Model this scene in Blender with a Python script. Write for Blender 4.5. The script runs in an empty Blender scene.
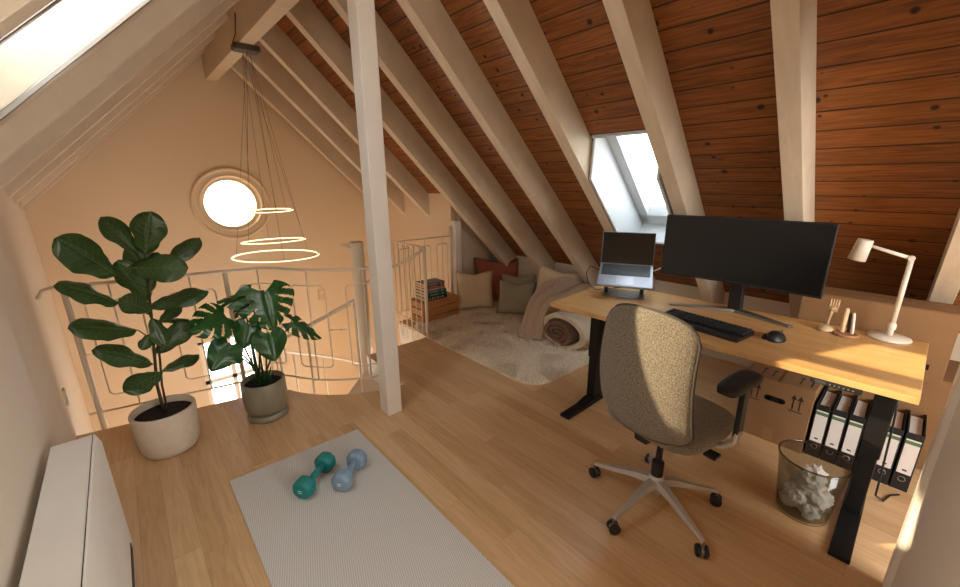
import bpy, bmesh, math, random
from mathutils import Vector, Matrix, noise
from mathutils.geometry import tessellate_polygon
random.seed(7)
SC = bpy.context.scene
COL = SC.collection
PI = math.pi
# ---------------------------------------------------------------- camera
YAW, PITCH, ROLL, FPX, CH = 0.728616, 0.275222, -0.0061997, 396.756, 1.5
Fv = Vector((math.sin(YAW)*math.cos(PITCH), math.cos(YAW)*math.cos(PITCH), -math.sin(PITCH)))
R0 = Fv.cross(Vector((0, 0, 1))).normalized(); U0 = R0.cross(Fv)
Rv = R0*math.cos(ROLL)+U0*math.sin(ROLL); Uv = -R0*math.sin(ROLL)+U0*math.cos(ROLL)
cam = bpy.data.cameras.new('camera'); co = bpy.data.objects.new('camera', cam); COL.objects.link(co)
cam.sensor_width = 36; cam.lens = FPX*36/960; cam.clip_start = 0.02
M = Matrix((Rv, Uv, -Fv)).transposed().to_4x4(); M.translation = Vector((0, 0, CH)); co.matrix_world = M
SC.camera = co
# ---------------------------------------------------------------- world, sun, added fill lights
w = bpy.data.worlds.new('sky'); SC.world = w; w.use_nodes = True
nt = w.node_tree; bg = nt.nodes['Background']
tcn = nt.nodes.new('ShaderNodeTexCoord'); sx = nt.nodes.new('ShaderNodeSeparateXYZ'); rmp = nt.nodes.new('ShaderNodeValToRGB')
nt.links.new(tcn.outputs['Generated'], sx.inputs[0]); nt.links.new(sx.outputs['Z'], rmp.inputs[0]); nt.links.new(rmp.outputs[0], bg.inputs[0])
rmp.color_ramp.elements[0].position = 0.0; rmp.color_ramp.elements[0].color = (1.0, .96, .90, 1)
rmp.color_ramp.elements[1].position = .5; rmp.color_ramp.elements[1].color = (.86, .94, 1.0, 1)
bg.inputs[1].default_value = 3.9
sun = bpy.data.lights.new('sun', 'SUN'); so = bpy.data.objects.new('sun', sun); COL.objects.link(so)
sun.energy = 5.2; sun.color = (1, .78, .5); sun.angle = .012
SUNDIR = Vector((1.5, -1.2, -1.2)); so.rotation_euler = SUNDIR.to_track_quat('-Z', 'Y').to_euler()
so.location = (-6, 6, 8)
def area(name, loc, d, sx_, sy_, e, colr, portal=False):
    l = bpy.data.lights.new(name, 'AREA'); o = bpy.data.objects.new(name, l); COL.objects.link(o)
    l.shape = 'RECTANGLE'; l.size = sx_; l.size_y = sy_; l.energy = e; l.color = colr
    o.location = loc; o.rotation_euler = Vector(d).to_track_quat('-Z', 'Y').to_euler()
    if portal: l.cycles.is_portal = True
    return o
area('rear_fill_light', (1.3, -1.72, 1.35), (0, 1, -.45), 1.6, 1.2, 20, (1, .97, .91))  # added fill light behind the viewer, brightens the room
area('stairwell_fill_light', (-.5, 3.6, -1.3), (1, .2, .3), 1.4, 1.8, 16, (1, .94, .85))  # added fill light at the stairwell's left side, not at any window
SC.view_settings.view_transform = 'Standard'; SC.view_settings.look = 'None'
SC.view_settings.exposure = 1.0; SC.view_settings.gamma = 1; SC.view_settings.use_curve_mapping = False
SC.cycles.use_denoising = True; SC.cycles.max_bounces = 10; SC.cycles.diffuse_bounces = 6
SC.cycles.transparent_max_bounces = 16; SC.cycles.sample_clamp_indirect = 6

# ---------------------------------------------------------------- helpers
def at(x, y, ax, val):
    """point where the sight line of image point (x, y) meets the plane coord[ax] = val"""
    d = Fv*FPX+Rv*(x-480)+Uv*(293.5-y); c = Vector((0, 0, CH)); t = (val-c[ax])/d[ax]
    return c+d*t
def lin(c):
    return tuple(((v/255/12.92) if v/255 <= .04045 else ((v/255+.055)/1.055)**2.4) for v in c)
MATS = {}
def mat(name, col, rough=.6, metal=0, bump=0, bscale=80, var=0, vscale=6, stretch=(1, 1, 1), spec=.5, emit=None, estr=0, alpha=1, sheen=0, trans=0):
    if name in MATS: return MATS[name]
    m = bpy.data.materials.new(name); m.use_nodes = True; n = m.node_tree.nodes; l = m.node_tree.links
    b = n['Principled BSDF']; c = lin(col)+(1,)
    b.inputs['Base Color'].default_value = c; b.inputs['Roughness'].default_value = rough; b.inputs['Metallic'].default_value = metal
    b.inputs['Specular IOR Level'].default_value = spec
    if sheen: b.inputs['Sheen Weight'].default_value = sheen
    if alpha < 1: b.inputs['Alpha'].default_value = alpha
    if trans: b.inputs['Transmission Weight'].default_value = trans
    if emit: b.inputs['Emission Color'].default_value = lin(emit)+(1,); b.inputs['Emission Strength'].default_value = estr
    if var or bump:
        tc = n.new('ShaderNodeTexCoord'); mp = n.new('ShaderNodeMapping'); mp.inputs['Scale'].default_value = stretch
        l.new(tc.outputs['Object'], mp.inputs[0])
        if var:
            nz = n.new('ShaderNodeTexNoise'); nz.inputs['Scale'].default_value = vscale; nz.inputs['Detail'].default_value = 5
            l.new(mp.outputs[0], nz.inputs['Vector'])
            mx = n.new('ShaderNodeMix'); mx.data_type = 'RGBA'
            mx.inputs[6].default_value = tuple(v*(1-var) for v in c[:3])+(1,); mx.inputs[7].default_value = tuple(min(1, v*(1+var)) for v in c[:3])+(1,)
            cr = n.new('ShaderNodeMapRange'); cr.inputs[1].default_value = .35; cr.inputs[2].default_value = .65
            l.new(nz.outputs[0], cr.inputs[0]); l.new(cr.outputs[0], mx.inputs[0]); l.new(mx.outputs[2], b.inputs['Base Color'])
        if bump:
            nb = n.new('ShaderNodeTexNoise'); nb.inputs['Scale'].default_value = bscale; nb.inputs['Detail'].default_value = 3
            l.new(mp.outputs[0], nb.inputs['Vector'])
            bp = n.new('ShaderNodeBump'); bp.inputs['Strength'].default_value = bump; bp.inputs['Distance'].default_value = .01
            l.new(nb.outputs[0], bp.inputs['Height']); l.new(bp.outputs[0], b.inputs['Normal'])
    MATS[name] = m; return m
def math_n(nt_, op, a, b=None, c=None):
    n = nt_.nodes.new('ShaderNodeMath'); n.operation = op
    for i, v in enumerate((a, b, c)):
        if v is None: continue
        if hasattr(v, 'is_linked') or hasattr(v, 'links'): nt_.links.new(v, n.inputs[i])
        else: n.inputs[i].default_value = v
    return n.outputs[0]
def plank_mat(name, dark, light, pitch, axis='X', along='Y', length=0, gap=.03, knots=False, rough=.4, gapcol=(60, 30, 15), shade=.3, off=0, gapmix=.75, vein=1):
    """boards `pitch` wide across `axis`, running along `along`"""
    m = bpy.data.materials.new(name); m.use_nodes = True; t = m.node_tree; n = t.nodes; l = t.links
    b = n['Principled BSDF']; b.inputs['Roughness'].default_value = rough
    tc = n.new('ShaderNodeTexCoord'); s = n.new('ShaderNodeSeparateXYZ'); l.new(tc.outputs['Object'], s.inputs[0])
    u = math_n(t, 'DIVIDE', math_n(t, 'ADD', s.outputs[axis], off), pitch); iu = math_n(t, 'FLOOR', u); fu = math_n(t, 'FRACT', u)
    a = s.outputs[along]
    wn = n.new('ShaderNodeTexWhiteNoise'); wn.noise_dimensions = '1D'; l.new(iu, wn.inputs['W'])
    g = math_n(t, 'LESS_THAN', fu, gap)
    seed = wn.outputs['Value']
    if length:
        v = math_n(t, 'ADD', math_n(t, 'DIVIDE', a, length), math_n(t, 'MULTIPLY', seed, 7.3)); iv = math_n(t, 'FLOOR', v); fv = math_n(t, 'FRACT', v)
        g = math_n(t, 'MAXIMUM', g, math_n(t, 'LESS_THAN', fv, gap*pitch/length))
        w2 = n.new('ShaderNodeTexWhiteNoise'); w2.noise_dimensions = '2D'; cv = n.new('ShaderNodeCombineXYZ'); l.new(iu, cv.inputs[0]); l.new(iv, cv.inputs[1]); l.new(cv.outputs[0], w2.inputs['Vector'])
        seed = w2.outputs['Value']
    cv = n.new('ShaderNodeCombineXYZ')
    l.new(math_n(t, 'ADD', math_n(t, 'MULTIPLY', u, 2.2 if not knots else 3.2), math_n(t, 'MULTIPLY', seed, 31.)), cv.inputs[0]); l.new(math_n(t, 'MULTIPLY', a, 1.6), cv.inputs[1]); l.new(math_n(t, 'MULTIPLY', seed, 9), cv.inputs[2])
    nz = n.new('ShaderNodeTexNoise'); nz.inputs['Scale'].default_value = 2.2; nz.inputs['Detail'].default_value = 7; nz.inputs['Distortion'].default_value = 1.2; l.new(cv.outputs[0], nz.inputs['Vector'])
    mr = n.new('ShaderNodeMapRange'); mr.inputs[1].default_value = .36; mr.inputs[2].default_value = .66; l.new(nz.outputs[0], mr.inputs[0])
    f = math_n(t, 'ADD', math_n(t, 'MULTIPLY', mr.outputs[0], 1-shade), math_n(t, 'MULTIPLY', seed, shade))
    mx = n.new('ShaderNodeMix'); mx.data_type = 'RGBA'; mx.inputs[6].default_value = lin(dark)+(1,); mx.inputs[7].default_value = lin(light)+(1,); l.new(f, mx.inputs[0])
    out = mx.outputs[2]
    if knots:
        ck = n.new('ShaderNodeCombineXYZ'); l.new(math_n(t, 'MULTIPLY', u, 1.05), ck.inputs[0]); l.new(math_n(t, 'MULTIPLY', a, 9.5), ck.inputs[1])
        vo = n.new('ShaderNodeTexVoronoi'); vo.voronoi_dimensions = '2D'; vo.inputs['Scale'].default_value = 1; l.new(ck.outputs[0], vo.inputs['Vector'])
        wk = n.new('ShaderNodeSeparateColor'); l.new(vo.outputs['Color'], wk.inputs[0])
        rad = math_n(t, 'MULTIPLY', math_n(t, 'MAXIMUM', math_n(t, 'SUBTRACT', wk.outputs[0], .60), 0.0), .44)
        kk = n.new('ShaderNodeMapRange'); kk.inputs[1].default_value = .0; kk.inputs[2].default_value = .09; kk.inputs[3].default_value = 0; kk.inputs[4].default_value = 1
        l.new(math_n(t, 'SUBTRACT', math_n(t, 'ADD', rad, .02), vo.outputs['Distance']), kk.inputs[0])
        kf = math_n(t, 'MULTIPLY', kk.outputs[0], math_n(t, 'GREATER_THAN', rad, .001))
        m3 = n.new('ShaderNodeMix'); m3.data_type = 'RGBA'; m3.inputs[7].default_value = lin((38, 18, 10))+(1,); l.new(out, m3.inputs[6]); l.new(math_n(t, 'MULTIPLY', kf, 1.0), m3.inputs[0]); out = m3.outputs[2]
    m2 = n.new('ShaderNodeMix'); m2.data_type = 'RGBA'; m2.inputs[7].default_value = lin(gapcol)+(1,); l.new(out, m2.inputs[6]); l.new(math_n(t, 'MULTIPLY', g, gapmix), m2.inputs[0])
    l.new(m2.outputs[2], b.inputs['Base Color'])
    bp = n.new('ShaderNodeBump'); bp.inputs['Strength'].default_value = .5; bp.inputs['Distance'].default_value = .004; l.new(math_n(t, 'SUBTRACT', 1., g), bp.inputs['Height']); l.new(bp.outputs[0], b.inputs['Normal'])
    MATS[name] = m; return m

class MB:
    def __init__(s): s.v = []; s.f = []
    def add(s, vs, fs):
        k = len(s.v); s.v += [Vector(p) for p in vs]; s.f += [tuple(i+k for i in f) for f in fs]; return s
    def box(s, c, d, rot=None, taper=1):
        c = Vector(c); h = Vector(d)/2; vs = []
        for z in (-1, 1):
            tp = taper if z > 0 else 1
            for (x, y) in ((-1, -1), (1, -1), (1, 1), (-1, 1)):
                p = Vector((x*h.x*tp, y*h.y*tp, z*h.z)); vs.append(c+(rot @ p if rot else p))
        return s.add(vs, [(3, 2, 1, 0), (4, 5, 6, 7), (0, 1, 5, 4), (1, 2, 6, 5), (2, 3, 7, 6), (3, 0, 4, 7)])
    def hexa(s, a): return s.add(a, [(3, 2, 1, 0), (4, 5, 6, 7), (0, 1, 5, 4), (1, 2, 6, 5), (2, 3, 7, 6), (3, 0, 4, 7)])
    def rings(s, rings, cap=True, close=False):
        n = len(rings[0]); k = len(s.v)
        for r in rings: s.v += [Vector(p) for p in r]
        m = len(rings)
        for i in range(m if close else m-1):
            for j in range(n):
                a = k+i*n+j; b = k+i*n+(j+1) % n; c = k+((i+1) % m)*n+(j+1) % n; d = k+((i+1) % m)*n+j
                s.f.append((a, b, c, d))
        if cap and not close:
            s.f.append(tuple(k+j for j in reversed(range(n)))); s.f.append(tuple(k+(m-1)*n+j for j in range(n)))
        return s
    def tube(s, pts, r, n=8, close=False, sy=1):
        pts = [Vector(p) for p in pts]; m = len(pts); rs = r if isinstance(r, (list, tuple)) else [r]*m; out = []; ref = None
        for i, p in enumerate(pts):
            if close: t = (pts[(i+1) % m]-pts[i-1])
            else: t = (pts[min(i+1, m-1)]-pts[max(i-1, 0)])
            t.normalize()
            if ref is None: ref = Vector((0, 0, 1)) if abs(t.z) < .9 else Vector((1, 0, 0))
            a = t.cross(ref).normalized(); b = a.cross(t).normalized(); ref = b
            out.append([p+a*math.cos(2*PI*j/n)*rs[i]+b*math.sin(2*PI*j/n)*rs[i]*sy for j in range(n)])
        return s.rings(out, True, close)
    def lathe(s, prof, c=(0, 0, 0), n=32, axis='Z', cap=True):
        c = Vector(c); out = []
        for r, z in prof:
            ring = []
            for j in range(n):
                a = 2*PI*j/n; x, y = r*math.cos(a), r*math.sin(a)
                p = {'Z': Vector((x, y, z)), 'Y': Vector((x, -z, y)), 'X': Vector((z, x, y))}[axis]
                ring.append(c+p)
            out.append(ring)
        return s.rings(out, cap)
    def build(s, name, m, parent=None, smooth=False, bevel=0, sub=0, seg=2, solid=0):
        me = bpy.data.meshes.new(name); me.from_pydata([tuple(v) for v in s.v], [], s.f); me.update()
        b = bmesh.new(); b.from_mesh(me); bmesh.ops.recalc_face_normals(b, faces=b.faces); b.to_mesh(me); b.free()
        o = bpy.data.objects.new(name, me); COL.objects.link(o); me.materials.append(m)
        if smooth: me.polygons.foreach_set('use_smooth', [True]*len(me.polygons))
        if solid: q = o.modifiers.new('s', 'SOLIDIFY'); q.thickness = solid; q.offset = 0
        if bevel: q = o.modifiers.new('b', 'BEVEL'); q.width = bevel; q.segments = seg; q.limit_method = 'ANGLE'; q.angle_limit = .6; me.polygons.foreach_set('use_smooth', [True]*len(me.polygons)); q.harden_normals = True
        if sub: q = o.modifiers.new('u', 'SUBSURF'); q.levels = sub; q.render_levels = sub
        if parent: o.parent = parent; WP[o] = WP.get(parent, Matrix()); o.matrix_parent_inverse = Matrix()
        return o
WP = {}
def struct(name, mb, m, **k):
    o = mb.build(name, m, **k); o['kind'] = 'structure'; return o
def tag(o, label, cat, group=None, kind=None):
    o['label'] = label; o['category'] = cat
    if group: o['group'] = group
    if kind: o['kind'] = kind
    return o
def thing(name, label, cat, loc=(0, 0, 0), rz=0, group=None):
    o = bpy.data.objects.new(name, None); COL.objects.link(o); o.location = loc; o.rotation_euler = (0, 0, rz); o.empty_display_size = .05
    return tag(o, label, cat, group)
def wpart(mb, name, m, parent, **k):
    """part given in world coordinates under an unrotated root (or a part of one)"""
    root = parent
    while root.parent: root = root.parent
    off = Vector(root.location); mb.v = [v-off for v in mb.v]
    return mb.build(name, m, parent, **k)
def rotz(a): return Matrix.Rotation(a, 3, 'Z')
def poly_slab(outer, holes, fn, th):
    """polygon with holes (2D) -> slab; fn(u, v, d) -> 3D point, d from 0 to th"""
    loops = [[Vector((a, b, 0)) for a, b in outer]]+[[Vector((a, b, 0)) for a, b in h] for h in holes]
    tris = tessellate_polygon(loops); flat = [p for L in loops for p in L]; n = len(flat); mb = MB()
    vs = [fn(p.x, p.y, 0) for p in flat]+[fn(p.x, p.y, th) for p in flat]
    fs = [tuple(t) for t in tris]+[tuple(i+n for i in reversed(t)) for t in tris]
    k = 0
    for L in loops:
        m_ = len(L)
        for i in range(m_): a, b = k+i, k+(i+1) % m_; fs.append((a, b, b+n, a+n))
        k += m_
    return mb.add(vs, fs)

# ---------------------------------------------------------------- materials
CREAM = (226, 205, 176)
m_wall = mat('cream_plaster', CREAM, .85, bump=.12, bscale=60)
m_wallL = mat('pale_plaster', (220, 206, 188), .85, bump=.15, bscale=50)
m_white = mat('white_paint', (232, 226, 216), .5, var=.03, vscale=4)
m_beam = mat('limewashed_beam', (214, 198, 174), .62, var=.05, vscale=3, stretch=(2, 10, 2), bump=.2, bscale=20)
m_lining = mat('white_lining', (206, 210, 212), .45)
m_floor = plank_mat('oak_laminate', (192, 152, 108), (222, 186, 142), .098, 'X', 'Y', 1.0, gap=.012, rough=.34, gapcol=(140, 98, 60), shade=.55, gapmix=.45)
m_board = plank_mat('knotty_pine_boards', (102, 58, 27), (166, 102, 50), .0785, 'X', 'Y', 0, gap=.07, knots=True, rough=.45, gapcol=(35, 16, 8), shade=.35, gapmix=.9)
m_desk = plank_mat('desk_oak', (190, 144, 88), (222, 178, 120), .045, 'X', 'Y', .5, gap=.0, rough=.35, shade=.35)
m_black = mat('black_metal', (24, 24, 25), .4, .3)
m_blackp = mat('black_plastic', (26, 27, 29), .45)
m_screen = mat('dark_screen', (14, 16, 17), .22)
m_steel = mat('brushed_steel', (176, 170, 160), .35, .9)
m_grey = mat('grey_aluminium', (150, 146, 142), .35, .85)
m_tin = mat('silver_laptop', (140, 142, 150), .4, .6)
m_rail = mat('cream_rail_paint', (226, 212, 190), .35, 0)
m_vein = mat('leaf_vein', (92, 112, 60), .5)
m_leaf = mat('fig_leaf', (48, 74, 30), .36, var=.25, vscale=9, bump=.25, bscale=35)
m_leaf2 = mat('monstera_leaf', (34, 82, 32), .3, var=.3, vscale=12, bump=.15, bscale=40)
m_stem = mat('brown_stem', (70, 58, 36), .8, bump=.5, bscale=60)
m_gstem = mat('green_stem', (52, 74, 32), .6)
m_soil = mat('dark_soil', (34, 24, 18), .95, bump=1, bscale=90)
m_mat_ = None
m_card = mat('cardboard', (142, 106, 70), .85, var=.05, vscale=5)
m_cardp = mat('print_ink', (52, 38, 30), .8)
m_void = mat('dark_recess', (14, 10, 8), .9)
m_paper = mat('white_paper', (236, 230, 226), .8, bump=.2, bscale=60)
m_crate = mat('pine_crate', (190, 132, 78), .6, var=.12, vscale=6, stretch=(1, 8, 8))
m_gold = mat('lamp_white', (228, 218, 202), .4)
m_glow = mat('warm_led', (255, 236, 200), .5, emit=(255, 226, 176), estr=1.7)
m_ringb = mat('ring_housing', (225, 205, 170), .4)
def glass(name, c, f):
    m = bpy.data.materials.new(name); m.use_nodes = True; t = m.node_tree; t.nodes.clear()
    o = t.nodes.new('ShaderNodeOutputMaterial'); a = t.nodes.new('ShaderNodeBsdfTransparent'); g = t.nodes.new('ShaderNodeBsdfGlossy'); x = t.nodes.new('ShaderNodeMixShader')
    a.inputs[0].default_value = c; g.inputs['Roughness'].default_value = .03; x.inputs[0].default_value = f
    t.links.new(a.outputs[0], x.inputs[1]); t.links.new(g.outputs[0], x.inputs[2]); t.links.new(x.outputs[0], o.inputs[0]); MATS[name] = m; return m
m_glass = glass('window_glass', (.96, .97, .97, 1), .05)
m_bin = glass('smoky_clear_plastic', (.78, .79, .77, 1), .05)
m_binrim = glass('bin_rim_plastic', (.5, .5, .48, 1), .14)

# ---------------------------------------------------------------- room shell
T = .965; ZB = 2.87; GAP = .28; RX = 1.03; YG = 5.65; YB = -1.75; XK = 3.68; XS = 2.88
def zr(x, off=0): return ZB+off-T*abs(x-RX)
def lw(y): return -.36 if y <= 2.1 else -.335-(y-2.1)*(.305/3.55)
circ = lambda cx, cy, r, n=64: [(cx+r*math.cos(2*PI*i/n), cy+r*math.sin(2*PI*i/n)) for i in range(n)]
ARC_C = Vector((1.5, 3.3)); ARC_R = .86
arc = [(ARC_C.x+ARC_R*math.cos(math.radians(a)), ARC_C.y+ARC_R*math.sin(math.radians(a))) for a in range(204, 266, 3)]
hole_edge = [(-.48, 3.26)]+[(.66, 3.02)]+arc+[(1.425, 3.13), (2.11, 3.13), (2.11, 3.73), (XS, 3.73)]
floor_out = [(-.5, YB), (XK+.05, YB), (XK+.05, 3.8), (XS, 3.8)]+list(reversed(hole_edge))
struct('floor', poly_slab(floor_out, [], lambda u, v, d: (u, v, -d), .03), m_floor)
struct('trim_1', poly_slab(floor_out, [], lambda u, v, d: (u, v, -.031-d), .22), m_white)
struct('floor_lower', MB().box((1.2, 3.6, -2.7), (5, 4.6, .1)), m_floor)
# far gable wall with the round window and the lower window
rt = .35
gable = [(-.75, -2.65), (XS+.9, -2.65), (XS+.9, zr(XS+.9, .3)), (RX, ZB+.3), (-.75, zr(-.75, .3))]
WC = (1.045, 1.255)
lowhole = [(.42, -1.9), (1.08, -1.9), (1.08, -.38), (.42, -.38)]
struct('wall_far', poly_slab(gable, [circ(WC[0], WC[1], .335), lowhole], lambda u, v, d: (u, YG+d, v), .25), m_wall)
# left knee wall: near part and the part running off beside the stairwell
def wall_run(pts, z0, top, th_dir, th, name, m):
    mb = MB()
    for (x0, y0), (x1, y1) in zip(pts, pts[1:]):
        a = [(x0, y0, z0), (x1, y1, z0), (x1+th_dir[0]*th, y1+th_dir[1]*th, z0), (x0+th_dir[0]*th, y0+th_dir[1]*th, z0)]
        b = [(p[0], p[1], top(p[0])) for p in a]
        mb.hexa([*a, *b])
    return struct(name, mb, m)
wall_run([(-.36, YB), (-.36, 2.1), (-.335-.305*1.01, YG+.01)], -2.65, lambda x: zr(x, GAP), (-1, 0), .12, 'wall_left', m_wallL)
# stairwell right wall + nook wall + knee wall
wall_run([(XS, YG), (XS, 3.73)], -2.65, lambda x: zr(XS, GAP), (1, 0), .07, 'wall_stairwell', m_wall)
struct('trim_2', MB().box((XS+.045, 3.69, .53), (.09, .08, 1.06)), m_white, bevel=.004)
nk = [(XS+.08, 0), (XK+.06, 0), (XK+.06, zr(XK+.06, GAP)), (XS+.08, zr(XS+.08, GAP))]
struct('wall_nook', poly_slab(nk, [], lambda u, v, d: (u, 3.73+d, v), .07), mat('nook_plaster', (220, 204, 182), .85))
struct('wall_right', MB().box((XK+.05, 1.0, .3), (.1, 5.5, .66)), mat('knee_plaster', (224, 212, 194), .8))
struct('baseboard_right', MB().box((XK-.008, 1.0, .035), (.012, 5.4, .07)), m_white)
# rear wall with an unseen window added for the fill light, and the partition at the right
rear = [(-.6, 0), (XK+.1, 0), (XK+.1, zr(XK+.1, .3)), (RX, ZB+.3), (-.6, zr(-.6, .3))]
struct('wall_rear', poly_slab(rear, [[(.4, .7), (2.2, .7), (2.2, 2.0), (.4, 2.0)]], lambda u, v, d: (u, YB-d, v), .2), m_wall)
fr = MB()
for z in (.72, 1.98): fr.box((1.3, YB-.06, z), (1.8, .06, .05))
for x in (.42, 1.3, 2.18): fr.box((x, YB-.06, 1.35), (.05, .06, 1.3))
struct('added_rear_window', fr, m_white)
PW = struct('wall_partition', MB().hexa([(.95, -.24, 0), (1.925, -.24, 0), (1.925, -.175, 0), (.95, -.175, 0), (.95, -.24, zr(.95)), (1.925, -.24, zr(1.925)), (1.925, -.175, zr(1.925)), (.95, -.175, zr(.95))]), mat('partition_paint', (232, 225, 214), .8, bump=.1, bscale=40))
struct('trim_3', MB().box((1.895, -.168, 1.0), (.075, .02, 2.0)), m_white, bevel=.003)
# lower level
struct('wall_lower', MB().box((1.2, 1.6, -1.45), (5, .1, 2.4)), m_wall)
# roofs
def slope(x0, x1, y0, y1, off, th, mb):
    a = []
    for o_ in (off, off+th):
        a += [(x0, y0, zr(x0, o_)), (x1, y0, zr(x1, o_)), (x1, y1, zr(x1, o_)), (x0, y1, zr(x0, o_))]
    return mb.hexa(a)
SKX0, SKX1, SKY0, SKY1 = 2.44, 3.20, 1.125, 1.605
rb = MB()
slope(RX, XK+.1, YB, SKY0, GAP, .03, rb); slope(RX, SKX0, SKY0, SKY1, GAP, .03, rb); slope(SKX1, XK+.1, SKY0, SKY1, GAP, .03, rb); slope(RX, XK+.1, SKY1, 3.75, GAP, .03, rb); slope(RX, XS+.1, 3.75, YG, GAP, .03, rb)
struct('ceiling_right', rb, m_board)
LX0, LX1, LY0, LY1 = -.26, .36, 1.275, 1.85
lb = MB()
slope(RX, -.8, YB, LY0, GAP, .03, lb); slope(RX, -.8, LY1, YG, GAP, .03, lb); slope(RX, LX1, LY0, LY1, GAP, .03, lb); slope(LX0, -.8, LY0, LY1, GAP, .03, lb)
struct('ceiling_left', lb, mat('beige_panel', (190, 160, 126), .8))
struct('ridge_beam', MB().box((1.045, (YB+YG)/2, 2.75), (.11, YG-YB, .29)), m_beam, bevel=.004)
RAFY = [-1.3, -.715, -.125, .48, 1.065, 1.66, 2.245, 2.85, 3.46, 4.21, 4.79, 5.36]
for y in RAFY:
    xe = XK if y < 3.7 else XS+.02
    struct('rafter', slope(1.09, xe, y-.042, y+.042, 0, GAP, MB()), m_beam, bevel=.003)
for y in [-1.1, -.5, .1, .7, 1.235, 1.89, 2.5, 3.1, 3.7, 4.3, 4.9, 5.45]:
    struct('rafter', slope(.99, lw(y), y-.035, y+.035, 0, GAP, MB()), m_beam, bevel=.003)
struct('post', MB().box((1.1375, 2.19, 1.3), (.105, .105, 2.6)), m_white, bevel=.005)

# right roof window: lining, frame, pane
W0, W1, WO = 2.53, 3.235, .48
ln = MB()
def quadslab(p, n, mb, th=.015):
    p = [Vector(q) for q in p]; n = Vector(n)*th; mb.hexa([*p, *[q+n for q in p]])
for y, s in ((SKY0, -1), (SKY1, 1)):
    quadslab([(SKX0, y, zr(SKX0, 0)), (SKX1, y, zr(SKX1, 0)), (W1+.03, y, zr(W1+.03, WO)), (W0-.06, y, zr(W0-.06, WO))], (0, -s, 0), ln)
quadslab([(SKX0, SKY0, zr(SKX0, GAP-.02)), (SKX0, SKY1, zr(SKX0, GAP-.02)), (W0, SKY1, zr(W0, WO+.05)), (W0, SKY0, zr(W0, WO+.05))], (-.6, 0, .6), ln)
quadslab([(SKX1-.05, SKY0, 1.03), (SKX1-.05, SKY1, 1.03), (W1+.03, SKY1, zr(W1, WO)-.05), (W1+.03, SKY0, zr(W1, WO)-.05)], (0, 0, -1), ln)
struct('trim_4', ln, m_lining)
for yy, s in ((1.107, -1), (1.618, 1)): pass
wf = MB()
slope(W0-.03, W0+.05, SKY0, SKY1, WO-.06, .08, wf); slope(W1-.07, W1+.03, SKY0, SKY1, WO-.06, .08, wf)
slope(W0, W1, SKY0, SKY0+.05, WO-.06, .08, wf); slope(W0, W1, SKY1-.09, SKY1, WO-.06, .08, wf)
struct('window_1', wf, m_lining, bevel=.006)
struct('window_pane', slope(W0+.03, W1-.05, SKY0+.03, SKY1-.07, WO-.02, .006, MB()), m_glass)
# neighbouring house seen through it
hb = thing('house', 'distant pale house with grey roof seen through the right roof window', 'building', (30, 15.5, -4.2))
MB().box((0, 0, 1.1), (3, 3.2, 2.6)).build('wall', mat('house_plaster', (225, 215, 200), .9), hb)
MB().hexa([(-1.7, -1.8, 2.4), (1.7, -1.8, 2.4), (1.7, 1.8, 2.4), (-1.7, 1.8, 2.4), (-.1, -1.8, 3.3), (.1, -1.8, 3.3), (.1, 1.8, 3.3), (-.1, 1.8, 3.3)]).build('roof', mat('house_roof', (120, 118, 116), .9), hb)
# left roof window: pane set between the rafters
lf = MB(); LO = -.004
slope(LX0, LX0+.05, LY0, LY1, LO, .022, lf); slope(LX1-.05, LX1, LY0, LY1, LO, .022, lf)
slope(LX0, LX1, LY0, LY0+.02, LO, .022, lf); slope(LX0, LX1, LY1-.02, LY1, LO, .022, lf)
struct('window_2', lf, m_grey, bevel=.004)
struct('window_pane', slope(LX0+.03, LX1-.03, LY0+.02, LY1-.01, LO+.006, .006, MB()), m_glass)
# round window
rw = MB().lathe([(.335, -.01), (.36, .012), (.372, .004), (.385, .012), (.40, .03), (.42, .024), (.425, -.005)], (WC[0], YG, WC[1]), 72, 'Y', cap=False)
rw.lathe([(.34, .01), (.325, .012), (.32, -.05), (.29, -.07), (.282, -.062), (.275, -.09), (.275, -.13), (.34, -.13)], (WC[0], YG, WC[1]), 72, 'Y', cap=False)
struct('window_4', rw, mat('window_cream', (226, 204, 172), .5), smooth=True)
wb = MB().box((WC[0]+.06, YG+.12, WC[1]), (.008, .02, .55)).box((WC[0], YG+.12, WC[1]+.08), (.55, .02, .008))
struct('window_bar', wb, m_rail)
struct('window_pane', MB().lathe([(.28, .115), (.28, .12)], (WC[0], YG+.23, WC[1]), 48, 'Y'), m_glass)
# lower window
lwf = MB()
for x in (.445, .75, 1.055): lwf.box((x, YG+.1, -1.14), (.05, .06, 1.52))
for z in (-1.88, -.95, -.405): lwf.box((.75, YG+.1, z), (.66, .06, .05))
struct('window_5', lwf, m_white)
struct('window_pane', MB().box((.75, YG+.1, -1.14), (.64, .006, 1.48)), m_glass)
area('portal_right_roof', ((W0+W1)/2, 1.36, zr((W0+W1)/2, WO+.03)), (-T, 0, -1), .5, .86, 1, (1, 1, 1), True)
area('portal_left_roof', (.05, 1.57, zr(.03, .12)), (T, 0, -1), .58, .95, 1, (1, 1, 1), True)
area('portal_round', (WC[0], YG+.14, WC[1]), (0, -1, 0), .56, .56, 1, (1, 1, 1), True)
area('portal_lower', (.75, YG+.14, -1.14), (0, -1, 0), .64, 1.5, 1, (1, 1, 1), True)
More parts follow.
